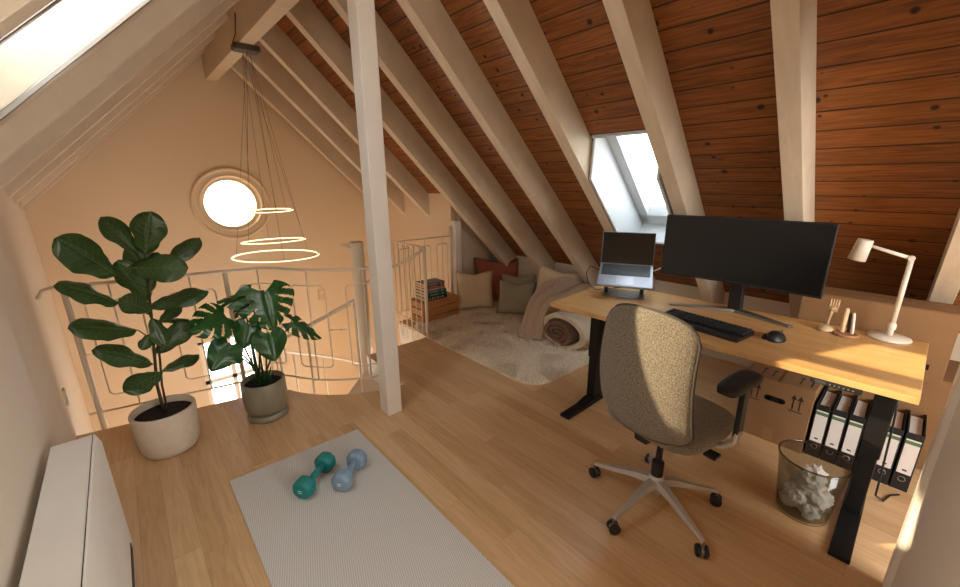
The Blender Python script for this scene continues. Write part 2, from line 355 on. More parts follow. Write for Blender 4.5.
# ---------------------------------------------------------------- desk
DT = .74
dk = thing('standing_desk', 'oak-topped standing desk with black steel legs under the roof window', 'desk', (2.38, .73, 0))
wpart(MB().hexa([(1.985, 1.535, DT-.028), (2.02, -.108, DT-.028), (2.785, -.118, DT-.028), (2.72, 1.575, DT-.028), (1.985, 1.535, DT), (2.02, -.108, DT), (2.785, -.118, DT), (2.72, 1.575, DT)]), 'desktop', m_desk, dk, bevel=.003)
for y in (1.34, -.028):
    lg = wpart(MB().box((2.265, y, .38), (.09, .058, .66)), 'leg', m_black, dk, bevel=.004)
    wpart(MB().box((2.265, y, .53), (.1, .068, .37)), 'leg_sleeve', m_black, lg, bevel=.004)
    ft = MB().hexa([(1.93, y-.035, 0), (2.64, y-.035, 0), (2.64, y+.035, 0), (1.93, y+.035, 0), (1.93, y-.035, .022), (2.64, y-.035, .022), (2.64, y+.035, .022), (1.93, y+.035, .022)])
    ft.hexa([(2.1, y-.035, .02), (2.5, y-.035, .02), (2.5, y+.035, .02), (2.1, y+.035, .02), (2.2, y-.035, .045), (2.4, y-.035, .045), (2.4, y+.035, .045), (2.2, y+.035, .045)])
    wpart(ft, 'foot', m_black, dk, bevel=.004)
    wpart(MB().box((2.35, y, .697), (.56, .05, .03)), 'bracket', m_black, dk, bevel=.003)
wpart(MB().box((2.32, .64, .69), (.04, 1.28, .035)), 'crossbar', m_black, dk, bevel=.003)
cp = wpart(MB().box((2.04, .12, .700), (.05, .16, .022)), 'control_panel', m_blackp, dk, bevel=.004)
wpart(MB().box((2.014, .165, .700), (.002, .035, .013)), 'display', mat('lcd', (60, 70, 72), .3), cp)
for i in range(6): wpart(MB().lathe([(.0032, 0), (.0032, .0025)], (2.0125, .135-i*.014, .700), 10, 'X'), 'button', mat('button_grey', (110, 110, 108), .5), cp)

# ---------------------------------------------------------------- monitor
mo = thing('computer_monitor', 'wide curved black monitor standing on the desk', 'monitor', (2.66, .67, DT+.001))
def curved(x0, y0, y1, z0, z1, sag, th, n=24):
    mb = MB(); r = []
    for i in range(n+1):
        u = i/n*2-1; y = (y0+y1)/2+(y1-y0)/2*u; x = x0+sag*(1-u*u)
        r.append([(x, y, z0), (x+th, y, z0), (x+th, y, z1), (x, y, z1)])
    return mb.rings(r)
MY0, MY1 = .277, 1.075
wpart(curved(2.50, MY0, MY1, .93, 1.298, .035, .028), 'housing', m_blackp, mo, bevel=.003)
wpart(curved(2.4975, MY0+.008, MY1-.008, .943, 1.291, .035, .003), 'screen', m_screen, mo)
wpart(MB().hexa([(2.555, .50, .98), (2.60, .50, .98), (2.60, .85, .98), (2.555, .85, .98), (2.555, .50, 1.25), (2.585, .52, 1.25), (2.585, .83, 1.25), (2.555, .85, 1.25)]), 'back_housing', m_blackp, mo, bevel=.01)
wpart(MB().hexa([(2.62, .635, .75), (2.67, .635, .75), (2.67, .705, .75), (2.62, .705, .75), (2.57, .635, 1.08), (2.61, .635, 1.08), (2.61, .705, 1.08), (2.57, .705, 1.08)]), 'neck', m_blackp, mo, bevel=.006)
for yt, xt in ((.985, 2.485), (.385, 2.535)):
    s = 1 if yt > .67 else -1
    wpart(MB().hexa([(2.615, .67, DT+.001), (2.69, .67, DT+.001), (xt+.028, yt+.02*s, DT+.001), (xt, yt, DT+.001), (2.62, .67, DT+.018), (2.685, .67, DT+.018), (xt+.024, yt+.02*s, DT+.01), (xt, yt, DT+.01)]), 'foot', m_grey, mo, bevel=.002)

# ---------------------------------------------------------------- laptop on stand
LR = Vector((.46, -.888, 0)).normalized(); LN = Vector((-LR.y*-1, 0, 0))
LN = Vector((-.888, -.46, 0)).normalized(); LC = Vector((2.50, 1.31, 0))
def LL(r, b, z): return LC+LR*r-LN*b+Vector((0, 0, z))   # r to the right, b away from the user
st = thing('laptop_stand', 'silver stand raising the laptop, on the far end of the desk', 'laptop stand', (LC.x, LC.y, DT+.001))
def obox(c, d, R): return MB().box((0, 0, 0), d, R)
def lbox(r0, r1, b0, b1, zf, zb, th):
    a = [LL(r0, b0, zf), LL(r1, b0, zf), LL(r1, b1, zb), LL(r0, b1, zb)]
    return MB().hexa([*a, *[p+Vector((0, 0, th)) for p in a]])
wpart(lbox(-.135, .135, -.10, .10, DT+.001, DT+.001, .006), 'base_plate', m_grey, st, bevel=.002)
for s in (-1, 1):
    q = MB(); r0, r1 = s*.115-.012, s*.115+.012
    a = [LL(r0, .02, DT+.006), LL(r1, .02, DT+.006), LL(r1, .075, DT+.006), LL(r0, .075, DT+.006), LL(r0, -.09, .805), LL(r1, -.09, .805), LL(r1, -.05, .822), LL(r0, -.05, .822)]
    wpart(q.hexa(a), 'arm', m_blackp, st, bevel=.003)
    wpart(lbox(r0, r1, -.115, .115, .812, .906, .004), 'rail', m_grey, st)
lp = thing('laptop', 'open silver laptop with dark screen on its stand, left end of the desk', 'laptop', (LC.x, LC.y, .817))
wpart(lbox(-.175, .175, -.125, .125, .817, .918, .014), 'base', m_tin, lp, bevel=.003)
wpart(lbox(-.158, .158, -.012, .11, .8637+.0138, .9125+.0138, .002), 'keyboard_deck', m_blackp, lp)
kq = MB()
for r in range(5):
    for c in range(14):
        b0 = .008+r*.0195; r0 = -.145+c*.0208
        z = .817+(b0+.125)*.404+.0155
        a = [LL(r0, b0, z), LL(r0+.017, b0, z), LL(r0+.017, b0+.015, z+.006), LL(r0, b0+.015, z+.006)]
        kq.hexa([*a, *[p+Vector((0, 0, .0012)) for p in a]])
wpart(kq, 'keycaps', mat('laptop_key', (44, 44, 48), .5), lp)['kind'] = 'stuff'
wpart(lbox(-.055, .055, -.11, -.02, .8225+.0145, .859+.0145, .0008), 'trackpad', mat('trackpad', (150, 152, 160), .3, .5), lp)
a = [LL(-.175, .122, .93), LL(.175, .122, .93), LL(.175, .17, 1.150), LL(-.175, .17, 1.150)]; nb = -LN*.006
wpart(MB().hexa([*a, *[p+nb for p in a]]), 'lid', m_tin, lp, bevel=.002)
a = [p+LN*.0012+d for p, d in zip(a, (Vector((0, 0, .004))+LR*.004, Vector((0, 0, .004))-LR*.004, -LR*.004-Vector((0, 0, .004)), LR*.004-Vector((0, 0, .004))))]
wpart(MB().hexa([*[p+nb*.15 for p in a], *a]), 'screen', m_screen, lp)

# ---------------------------------------------------------------- keyboard, mouse
kb = thing('keyboard', 'black low keyboard lying on the desk in front of the monitor', 'keyboard', (2.225, .70, DT+.001), math.radians(-8))
MB().hexa([(-.09, -.215, 0), (.09, -.215, 0), (.09, .215, 0), (-.09, .215, 0), (-.09, -.215, .012), (.09, -.215, .026), (.09, .215, .026), (-.09, .215, .012)]).build('base', m_blackp, kb, bevel=.004)
kk = MB()
for r in range(5):
    for c in range(18):
        x = -.012+(4-r)*.0205-.006; y = .2-c*.0236; z = .0175+(x+.09)*.078
        kk.box((x, y, z+.003), (.0165, .0195, .008), taper=.86)
kk.build('keycaps', mat('keycap', (48, 50, 56), .5), kb)['kind'] = 'stuff'
MB().box((-.066, 0, .0165), (.045, .42, .006)).build('palm_rest', mat('palm_rest', (36, 37, 39), .6), kb, bevel=.002)
ms = thing('computer_mouse', 'black ergonomic mouse lying right of the keyboard', 'mouse', (2.30, .385, DT+.001), math.radians(-10))
def blob(fn, nu=16, nv=10):
    mb = MB(); rr = []
    for i in range(nv+1):
        a = i/nv*PI/2; rr.append([fn(2*PI*j/nu, a) for j in range(nu)])
    return mb.rings(rr)
blob(lambda t_, a: (.058*math.cos(t_)*math.cos(a)**.7-.004*math.sin(a), .037*math.sin(t_)*math.cos(a)**.7+.008*math.sin(a), .042*math.sin(a))).build('body', m_blackp, ms, smooth=True)
blob(lambda t_, a: (-.005+.042*math.cos(t_)*math.cos(a)**.6, .036+.022*math.sin(t_)*math.cos(a)**.6, .018*math.sin(a))).build('thumb_rest', mat('thumb_rubber', (40, 40, 42), .8), ms, smooth=True)
MB().lathe([(.011, -.004), (.011, .004)], (.034, -.002, .034), 16, 'Y').build('scroll_wheel', m_grey, ms, smooth=False)

# ---------------------------------------------------------------- desk lamp
dl = thing('desk_lamp', 'cream jointed desk lamp at the right end of the desk', 'lamp', (2.725, .018, DT+.001))
MB().lathe([(.078, 0), (.082, .004), (.080, .011), (.02, .016)], n=40).build('base', m_gold, dl, smooth=True)
MB().lathe([(.012, .014), (.012, .045), (.0165, .05), (.0165, .07), (.010, .085)], n=20).build('joint', m_gold, dl, smooth=True)
MB().tube([(0, 0, .08), (0, .0, .395)], .0105, 14).build('pole', m_gold, dl, smooth=True)
MB().lathe([(.0125, -.013), (.0125, .013)], (0, 0, .40), 20, 'X').build('elbow', m_gold, dl, bevel=.002)
MB().tube([(0, 0, .40), (0, .112, .432), (0, .15, .444)], [.009, .008, .007], 12).build('arm', m_gold, dl, smooth=True)
hx = Matrix.Rotation(math.radians(9), 3, 'X'); HC = Vector((0, .17, .472))
sh = MB().lathe([(.001, 0), (.029, 0), (.031, -.003), (.036, -.105), (.034, -.105), (.029, -.006), (.001, -.006)], n=32, cap=False)
sh.v = [hx @ v+HC for v in sh.v]; hd = sh.build('lamp_shade', m_gold, dl, smooth=True)
bl = MB().lathe([(.001, -.096), (.032, -.096), (.032, -.09), (.001, -.09)], n=24); bl.v = [hx @ v+HC for v in bl.v]
bl.build('diffuser', mat('lamp_diffuser', (255, 235, 200), .5, emit=(255, 222, 170), estr=5), hd)

# ---------------------------------------------------------------- fork figure and pen tray
fk = thing('fork_ornament', 'pale wooden fork standing in a round base on the desk', 'ornament', (2.64, .245, DT+.001))
MB().lathe([(.036, 0), (.039, .006), (.034, .016), (.02, .026), (.006, .03)], n=28).build('base', mat('ornament_base', (214, 190, 150), .5), fk, smooth=True)
fo = MB().tube([(0, 0, .025), (0, -.004, .08), (0, -.006, .105)], [.0055, .005, .007], 10, sy=.8)
fo.box((0, -.009, .117), (.008, .036, .024))
for i in range(4): fo.tube([(0, -.0235+i*.0098, .125), (0, -.0245+i*.0103, .15), (-.001, -.0255+i*.0108, .172)], [.0042, .0038, .0026], 8)
fo.build('fork', mat('pale_wood', (222, 190, 146), .6), fk, smooth=True)
pt = thing('pen_tray', 'small round wooden tray standing between fork ornament and desk lamp', 'tray', (2.62, .165, DT+.001))
MB().lathe([(.046, 0), (.05, .005), (.048, .012), (.04, .014), (.036, .010)], n=32).build('tray_body', mat('tray_wood', (176, 128, 88), .6), pt, smooth=True)
for i, (dx, dy, h, r, m_, lb_) in enumerate([(.0, .018, .125, .0105, mat('pale_wood', (0, 0, 0)), 'thick pale wooden rod standing in the round tray'), (.012, -.004, .1, .006, m_blackp, 'black pen standing in the round tray'), (-.002, -.022, .108, .0065, m_gold, 'thin cream pen standing in the round tray')]):
    o = MB().tube([(0, 0, 0), (0, 0, h-.01), (0, 0, h)], [r, r, r*.6], 12).build('wooden_rod' if i == 0 else 'pen', m_, smooth=False, bevel=.001)
    o.location = (2.62+dx, .165+dy, DT+.016); o.rotation_euler = (math.radians(-3*i), 0, 0); tag(o, lb_, 'rod' if i == 0 else 'pen')
tag(MB().tube([LL(-.172, .05, .893), LL(-.24, .06, .915), LL(-.262, .03, .87), LL(-.235, -.01, .79), LL(-.19, .05, DT+.006), LL(-.05, .16, DT+.005), LL(.0, .2, DT+.005)], .0032, 8).build('charging_cable', m_blackp, smooth=True), 'thin black cable looping from the left side of the laptop', 'cable')
tag(MB().tube([LL(.176, .06, .905), LL(.23, .1, .925), (2.63, 1.02, .935), (2.6, .9, .96)], .004, 8).build('display_cable', m_gold, smooth=True), 'pale cable running from the laptop to the monitor', 'cable')

# ---------------------------------------------------------------- office chair
CHX, CHY = 1.665, .62
ch = thing('office_chair', 'grey upholstered swivel chair with silver star base at the desk', 'office chair', (CHX, CHY, 0), math.radians(-8))
m_fab = mat('tweed_fabric', (128, 119, 104), .9, var=.5, vscale=220, bump=.8, bscale=260, sheen=.2)
m_fabd = mat('seat_fabric', (122, 113, 98), .9, var=.5, vscale=220, bump=.5, bscale=260, sheen=.2)
m_alu = mat('satin_aluminium', (196, 191, 184), .4, .5)
for k, a in enumerate((28, 100, 172, 244, 316)):
    a = math.radians(a+8); d = Vector((math.cos(a), math.sin(a), 0)); n_ = Vector((-d.y, d.x, 0)); z = Vector((0, 0, 1))
    rr = []
    for t_, zz, w_, h_ in ((.02, .135, .026, .03), (.1, .125, .022, .024), (.2, .1, .017, .018), (.275, .083, .013, .013), (.3, .076, .012, .01)):
        c = d*t_+z*zz; rr.append([c-n_*w_-z*h_*.6, c+n_*w_-z*h_*.6, c+n_*w_*.7+z*h_*.5, c-n_*w_*.7+z*h_*.5])
    MB().rings(rr).build('base_arm', m_alu, ch, bevel=.003)
    cs = MB(); c = d*.295+z*.026; ax = (d*.5+n_*.85).normalized(); sd = Vector((-ax.y, ax.x, 0))
    for s in (-1, 1):
        cc = c+ax*s*.0145; r1 = []
        for off, r in ((-.009, .021), (-.006, .0255), (.006, .0255), (.009, .021)):
            r1.append([cc+ax*off+sd*math.cos(2*PI*j/20)*r+z*math.sin(2*PI*j/20)*r for j in range(20)])
        cs.rings(r1)
    ca = cs.build('caster', m_blackp, ch, smooth=False, bevel=.002)
    hd_ = MB().tube([c+ax*-.005, c+ax*.005], .02, 14); hd_.tube([c, d*.3+z*.074], .007, 8)
    hd_.build('caster_hub', m_grey, ca)
MB().lathe([(.034, .075), (.036, .12), (.034, .16), (.028, .165)], n=24).build('hub', m_alu, ch, smooth=True)
MB().lathe([(.027, .10), (.027, .235), (.022, .24), (.014, .242), (.014, .40)], n=24).build('gas_lift', m_blackp, ch, smooth=False, bevel=.001)
MB().box((.02, 0, .42), (.2, .13, .04)).build('mechanism', m_blackp, ch, bevel=.01)
MB().tube([(.02, -.06, .41), (.02, -.17, .405), (.02, -.2, .40)], [.006, .006, .006], 8).box((.02, -.21, .398), (.05, .05, .014)).build('lever', m_blackp, ch, bevel=.003)
def pad(c, sx_, sy_, th, dome=.02, n=14, p=4, curve=0, tapx=0):
    """rounded cushion: superellipse outline in x/y, soft edge, thickness along z"""
    mb = MB(); c = Vector(c); rings = []
    prof = [(0.0, -1), (.6, -1), (.9, -.95), (.985, -.6), (1, 0), (.985, .6), (.9, .95), (.6, 1), (0.0, 1)]
    N = 40
    for s, h in prof:
        ring = []
        for j in range(N):
            a = 2*PI*j/N; ca_, sa = math.cos(a), math.sin(a)
            r = (abs(ca_)**p+abs(sa)**p)**(-1/p); x = r*ca_*s*sx_/2; y = r*sa*s*sy_/2
            y *= 1-tapx*(x/(sx_/2)); z = h*th/2+(dome*(1-s*s) if h > 0 else 0)+curve*(x/(sx_/2))**2
            ring.append(c+Vector((x, y, z)))
        rings.append(ring)
    return mb.rings(rings)
pad((.035, 0, .475), .46, .45, .065, .015, curve=0).build('seat', m_fabd, ch, smooth=True)
# backrest: shell in the y/z plane, wider low, curved round the sitter, its back towards the viewer
def back_pt(u, v, off):
    # u -1..1 across, v 0..1 up
    wv = (.213-.016*v); e = 1-.05*max(0, (v-.86)/.14)**3-.10*max(0, (.14-v)/.14)**2
    y = u*wv*e; x = -.205-.10*v+.13*v*v*.6-.018*math.sin(v*PI*1.1)+.05*u*u*(1-.3*v)+off
    z = .475+.55*v-.03*u*u*max(0, v-.4)/.6*(1+.8*u*u)+.03*u*u*max(0, 1-2*v)
    return Vector((x, y, z))
def backsheet(off, th, s=1.0, nu=24, nv=24):
    mb = MB(); g = []
    for k in (0, 1):
        for i in range(nv+1):
            for j in range(nu+1):
                u = (j/nu*2-1)*s; v = .5+(i/nv-.5)*s
                ed = (1-max(abs(u/s), abs(2*(v-.5)/s))**10)
                # round the corners
                uu = u*(1-(.11 if v > .5 else .08)*max(0, (abs((2*v-1)/s)-.78)/.22)**2.6); g.append(back_pt(uu, v, off+(th/2)*(1 if k else -1)*(.35+.65*ed)))
    fs = []; W_ = nu+1; K = (nu+1)*(nv+1)
    for i in range(nv):
        for j in range(nu):
            a = i*W_+j; fs.append((a, a+1, a+W_+1, a+W_)); fs.append((K+a, K+a+W_, K+a+W_+1, K+a+1))
    for i in range(nv): a = i*W_; b = a+nu; fs.append((a, a+W_, K+a+W_, K+a)); fs.append((b, K+b, K+b+W_, b+W_))
    for j in range(nu): a = j; b = nv*W_+j; fs.append((a, K+a, K+a+1, a+1)); fs.append((b, b+1, K+b+1, K+b))
    return mb.add(g, fs)
bk = backsheet(0, .045).build('backrest', m_fab, ch, smooth=True)
pp = []
for i in range(96):
    a = 2*PI*(i+.5)/96; ca_, sa = math.cos(a), math.sin(a); r = 1/max(abs(ca_), abs(sa)); u = r*ca_; v = .5+.5*r*sa
    u *= 1-(.11 if v > .5 else .08)*max(0, (abs(2*v-1)-.78)/.22)**2.6; pp.append(back_pt(u, v, 0))
MB().tube(pp, .0075, 8, close=True).build('edge_piping', mat('piping_grey', (70, 66, 60), .8), bk, smooth=True)
MB().hexa([(-.17, -.03, .41), (.0, -.04, .41), (.0, .04, .41), (-.17, .03, .41), (-.185, -.03, .50), (-.05, -.04, .43), (-.05, .04, .43), (-.185, .03, .50)]).build('back_bracket', m_blackp, ch, bevel=.006)
for s in (-1, 1):
    y = s*.262
    am = MB().tube([(.03, s*.15, .425), (.06, s*.225, .43), (.075, y, .47), (.085, y, .52)], [.016, .018, .02, .02], 10, sy=.8).build('armrest', m_alu, ch, smooth=True)
    MB().hexa([(.065, y-.011, .49), (.11, y-.011, .49), (.11, y+.011, .49), (.065, y+.011, .49), (.06, y-.011, .728), (.10, y-.011, .728), (.10, y+.011, .728), (.06, y+.011, .728)]).build('armrest_post', m_blackp, am, bevel=.004)
    pad((.052, y-s*.01, .742), .26, .085, .034, .004, p=4, curve=-.006).build('armrest_pad', mat('armrest_rubber', (30, 30, 30), .55), am, smooth=True)

# ---------------------------------------------------------------- under and behind the desk
def arrow(mb, x, y, z, h):
    mb.box((x, y, z), (.0012, .006, h)); mb.add([(x-.0006, y-.014, z+h/2-.008), (x-.0006, y+.014, z+h/2-.008), (x-.0006, y, z+h/2+.022)], [(0, 1, 2)])
bx = thing('cardboard_box', 'closed cardboard moving box with arrows and hand hole, under the desk', 'cardboard box', (2.9, .39, 0))
bxw = .335; bh = .385
wpart(MB().box((2.925, .39, bh/2), (.59, bxw, bh)), 'carton', m_card, bx, bevel=.003)
fl = MB().box((2.925, .305, bh+.003), (.585, .16, .004)); fl.box((2.925, .475, bh+.003), (.585, .16, .004))
wpart(fl, 'flap', m_card, bx)
for y in (.505, .475, .305, .275):
    pr = MB(); arrow(pr, 2.6292, y, .285, .07); wpart(pr, 'printed_arrow', m_cardp, bx)
pr = MB()
for y in (.49, .29): wpart(MB().box((2.6292, y, .240), (.0012, .06, .005)), 'printed_bar', m_cardp, bx)
for y in (.46, .28):
    for dx in (0, .05):
        pr = MB(); pr.box((2.72, y-.03+dx, bh+.0058), (.08, .006, .001)); pr.add([(2.76, y-.045+dx, bh+.0062), (2.76, y-.015+dx, bh+.0062), (2.785, y-.03+dx, bh+.0062)], [(0, 1, 2)])
        wpart(pr, 'printed_arrow', m_cardp, bx)
wpart(MB().lathe([(.016, -.002), (.016, .002)], (2.6295, .425, .275), 16, 'X').lathe([(.016, -.002), (.016, .002)], (2.6295, .355, .275), 16, 'X').box((2.6295, .39, .275), (.004, .07, .032)), 'hand_hole', m_void, bx)
wpart(MB().box((2.629, .39, .045), (.001, .05, .09)), 'tape', mat('packing_tape', (150, 112, 74), .3), bx)
b2 = thing('cardboard_box', 'large closed cardboard box stacked behind the desk lamp, topmost of its stack', 'cardboard box', (2.95, .12, .52))
wpart(MB().box((2.955, .10, .701), (.22, .60, .36)), 'carton', m_card, b2, bevel=.003)
wpart(MB().box((2.90, .10, .884), (.108, .595, .004)).box((3.012, .10, .884), (.1, .595, .004)), 'flap', m_card, b2)
wpart(MB().box((2.8445, -.1, .60), (.003, .09, .028)), 'hand_hole', m_void, b2, bevel=.001)
b3 = thing('cardboard_box', 'lower cardboard box on the floor behind the ring binders, under another box', 'cardboard box', (3.05, 0, 0))
wpart(MB().box((3.14, -.09, .26), (.40, .58, .515)), 'carton', m_card, b3, bevel=.003)
wpart(MB().box((3.04, -.09, .5185), (.2, .575, .002)), 'flap', m_card, b3)
def binder(y, lab, green, loc='', h=.318):
    t_ = thing('ring_binder', lab, 'binder', (2.655, y, 0), group=None)
    W_ = .062
    cov = MB().box((.003, 0, h/2), (.006, W_, h)); cov.box((.145, -W_/2+.0015, h/2), (.285, .003, h)); cov.box((.145, W_/2-.0015, h/2), (.285, .003, h))
    cov.build('cover', mat('binder_black', (30, 30, 32), .6), t_, bevel=.001)
    lb_ = MB().box((-.0008, 0, .19), (.0014, W_*.82, .19)).build('spine_label', m_paper, t_)
    MB().box((-.0018, 0, .268), (.001, W_*.82, .018)).build('label_stripe', mat('label_green', (88, 128, 84) if green else (150, 140, 130), .7), lb_)
    mk = MB()
    mk.box((-.0018, 0, .115), (.0006, .016, .008)).build('label_print', m_cardp, lb_)
    MB().tube([(-.002, .013*math.cos(a*PI/8), .065+.013*math.sin(a*PI/8)) for a in range(16)], .0022, 6, close=True).build('finger_ring', m_steel, t_, smooth=True)
    MB().box((.15, 0, .15), (.24, W_*.7, .29)).build('papers', m_paper, t_)
    return t_
bl_ = ['ring binder standing nearest the cardboard box, leftmost of the row', 'second ring binder from the cardboard box, green stripe on its label', 'third ring binder from the cardboard box, seen through the waste basket side', 'ring binder just left of the right desk leg, half hidden', 'ring binder just right of the desk leg, green stripe on label', 'rightmost ring binder, standing next to the white partition']
for i, y in enumerate((.178, .110, .042, -.026, -.094, -.164)):
    b_ = binder(y, bl_[i], i in (0, 1, 4, 5)); b_['group'] = 'black ring binders under the desk'
# waste basket
wbk = thing('waste_basket', 'smoky transparent plastic waste basket on the floor below the desk', 'waste basket', (2.135, .132, 0))
R1_, R2_ = .096, .129; HH = .29
MB().lathe([(R1_-.004, .004), (R1_, .0), (R1_+.002, .01), (R2_, HH), (R2_-.003, HH), (R1_-.002, .012), (.001, .012)], n=48, cap=False).build('body', m_bin, wbk, smooth=True)
MB().tube([(R2_*math.cos(a*PI/24), R2_*math.sin(a*PI/24), HH) for a in range(48)], .004, 8, close=True).build('rim', m_binrim, wbk, smooth=True)
random.seed(3)
def crumple(r, seed):
    b = bmesh.new(); bmesh.ops.create_icosphere(b, subdivisions=3, radius=r)
    for v in b.verts:
        p = v.co.normalized(); k = 1+.2*(noise.cell(p*2.2+Vector((seed, 0, 0)))-.5)+.3*noise.noise(p*3+Vector((seed, 2, 0))); v.co = p*r*k
    mb = MB(); mb.v = [v.co.copy() for v in b.verts]; mb.f = [tuple(v.index for v in f.verts) for f in b.faces]; b.free(); return mb
spots = [(-.045, -.03, .052), (.045, -.04, .05), (.0, .052, .052), (-.055, .035, .11), (.05, .03, .12), (-.005, -.062, .115), (.005, .0, .165), (-.05, -.02, .185), (.05, -.015, .185)]
where = ['at the bottom, nearest the chair', 'at the bottom, nearest the viewer side', 'at the bottom, nearest the box', 'halfway up on the box side', 'halfway up on the binder side', 'halfway up on the viewer side', 'in the middle', 'on top on the chair side', 'on top on the binder side']
for i, (x, y, z) in enumerate(spots):
    o = crumple(.042+.004*(i % 3), i*3.1).build('crumpled_paper', m_paper); o.location = (2.135+x*.82, .132+y*.82, z)
    tag(o, 'crumpled white paper ball in the waste basket, '+where[i], 'crumpled paper', 'crumpled paper in the waste basket')
tag(MB().tube([(2.36, -.06, .66), (2.40, -.075, .45), (2.38, -.085, .2), (2.42, -.09, .06), (2.48, -.12, .008), (2.56, -.14, .006), (2.6, -.17, .006)], .004, 8).build('power_cable', m_blackp, smooth=True), 'black power cable hanging beside the right desk leg to the floor', 'cable')

# ---------------------------------------------------------------- reading nook
def pillow(name, label, m, w_, h_, th, pos, yaw, lean, roll=0, piping=None, seed=0, group='cushions in the nook'):
    t_ = thing(name, label, 'cushion', pos, 0, group)
    R_ = Matrix.Rotation(yaw, 3, 'Z') @ Matrix.Rotation(lean, 3, 'X') @ Matrix.Rotation(roll, 3, 'Y')
    n = 22; mb = MB(); g = []
    for k in (1, -1):
        for i in range(n+1):
            for j in range(n+1):
                u = j/n*2-1; v = i/n*2-1
                x = u*w_/2*(1-.09*(1-v*v)*abs(u)**3); z = v*h_/2*(1-.09*(1-u*u)*abs(v)**3)
                e = max(0, (1-u**4)*(1-v**4))**.5
                y = -k*th/2*e*(.95+.12*noise.noise(Vector((u*1.6+seed, v*1.6, k))))+.012*noise.noise(Vector((u*4, v*4+seed, 1)))*e
                # chopped-in top
                z -= .06*h_*max(0, 1-abs(u)*1.5)*max(0, v)**2
                g.append(R_ @ Vector((x, y, z+h_/2)))
    fs = []; W_ = n+1; K = W_*W_
    for i in range(n):
        for j in range(n):
            a = i*W_+j; fs.append((a, a+1, a+W_+1, a+W_)); fs.append((K+a, K+a+W_, K+a+W_+1, K+a+1))
    mb.add(g, fs)
    b = bmesh.new(); me = bpy.data.meshes.new('cover'); me.from_pydata([tuple(v) for v in mb.v], [], mb.f); b.from_mesh(me)
    bmesh.ops.remove_doubles(b, verts=b.verts, dist=.0004); b.to_mesh(me); b.free()
    me.polygons.foreach_set('use_smooth', [True]*len(me.polygons)); me.materials.append(m)
    lo = min(v.co.z for v in me.vertices)
    for v in me.vertices: v.co.z -= lo
    o = bpy.data.objects.new('cover', me); COL.objects.link(o); o.parent = t_
    if piping:
        pts = []
        for i in range(4*n):
            s, q = divmod(i, n); f_ = q/n*2-1; u, v = [(f_, -1), (1, f_), (-f_, 1), (-1, -f_)][s]
            x = u*w_/2*(1-.09*(1-v*v)*abs(u)**3); z = v*h_/2*(1-.09*(1-u*u)*abs(v)**3); z -= .06*h_*max(0, 1-abs(u)*1.5)*max(0, v)**2
            p = R_ @ Vector((x, 0, z+h_/2)); pts.append((p.x, p.y, p.z-lo))
        MB().tube(pts, .004, 6, close=True).build('piping', piping, t_, smooth=True)
    return t_
m_pc = mat('cream_cushion', (226, 206, 170), .9, bump=.4, bscale=150, sheen=.2)
m_pt = mat('terracotta_cushion', (160, 88, 68), .9, bump=.4, bscale=120, sheen=.2)
m_ps = mat('sage_cushion', (160, 152, 128), .9, bump=.6, bscale=160, sheen=.2)
RG = .03
D = math.radians
pillow('floor_cushion', 'large cream cushion leaning in the nook next to the wooden crate', m_pc, .46, .45, .14, (2.97, 3.40, RG), D(-24), D(-14), D(2), mat('cream_piping', (190, 168, 130), .8), 1)
pillow('floor_cushion', 'terracotta cushion with piping, behind the cream and sage cushions', m_pt, .58, .55, .14, (3.36, 3.44, RG), D(-34), D(-16), D(2), mat('terracotta_piping', (112, 58, 44), .8), 2)
pillow('floor_cushion', 'small sage green cushion lying in front of all the others', m_ps, .42, .38, .12, (3.14, 2.93, RG), D(-52), D(-16), D(3), mat('sage_piping', (120, 112, 90), .8), 3)
pillow('floor_cushion', 'sage green cushion tucked behind the other sage one', m_ps, .42, .40, .12, (3.38, 3.10, RG), D(-58), D(-12), D(-2), None, 4)
pillow('floor_cushion', 'cream cushion by the blanket roll, partly under the throw', m_pc, .54, .57, .15, (3.34, 2.56, RG), D(-68), D(-22), D(4), None, 5)
# blanket roll: spiral sheets running along x
def spiral_sheet(c, turns, r0, r1, th, x0, x1, sq, n=90, ph=0):
    mb = MB(); rr = []
    for i in range(n+1):
        a = ph+turns*2*PI*i/n; r = r0+(r1-r0)*i/n
        def P_(rad, x): return Vector((x, c[0]+rad*math.cos(a)*1.25, c[1]+rad*math.sin(a)*sq))
        wob = .008*math.sin(a*2.3)
        rr.append([P_(r-th/2, x0+wob), P_(r+th/2, x0+wob), P_(r+th/2, x1), P_(r-th/2, x1)])
    return mb.rings(rr)
ro = thing('rolled_blanket', 'rolled brown blanket inside a folded beige quilt, on the rug beside the desk leg', 'blanket', (3.1, 2.06, RG))
def z0min(mb, z):
    lo = min(v.z for v in mb.v); 
    for v in mb.v: v.z += z-lo
    return mb
wpart(spiral_sheet((2.08, .158), 2.7, .012, .124, .032, 2.79, 3.42, .85), 'brown_blanket', mat('brown_wool', (118, 82, 60), .95, bump=1, bscale=90, sheen=.3), ro, smooth=True, bevel=.008)
wpart(spiral_sheet((2.05, .175), 1.02, .155, .195, .055, 2.82, 3.45, .78, ph=D(-80)), 'beige_quilt', mat('beige_quilt', (224, 206, 178), .95, bump=.7, bscale=60, sheen=.3), ro, smooth=True, bevel=.015)
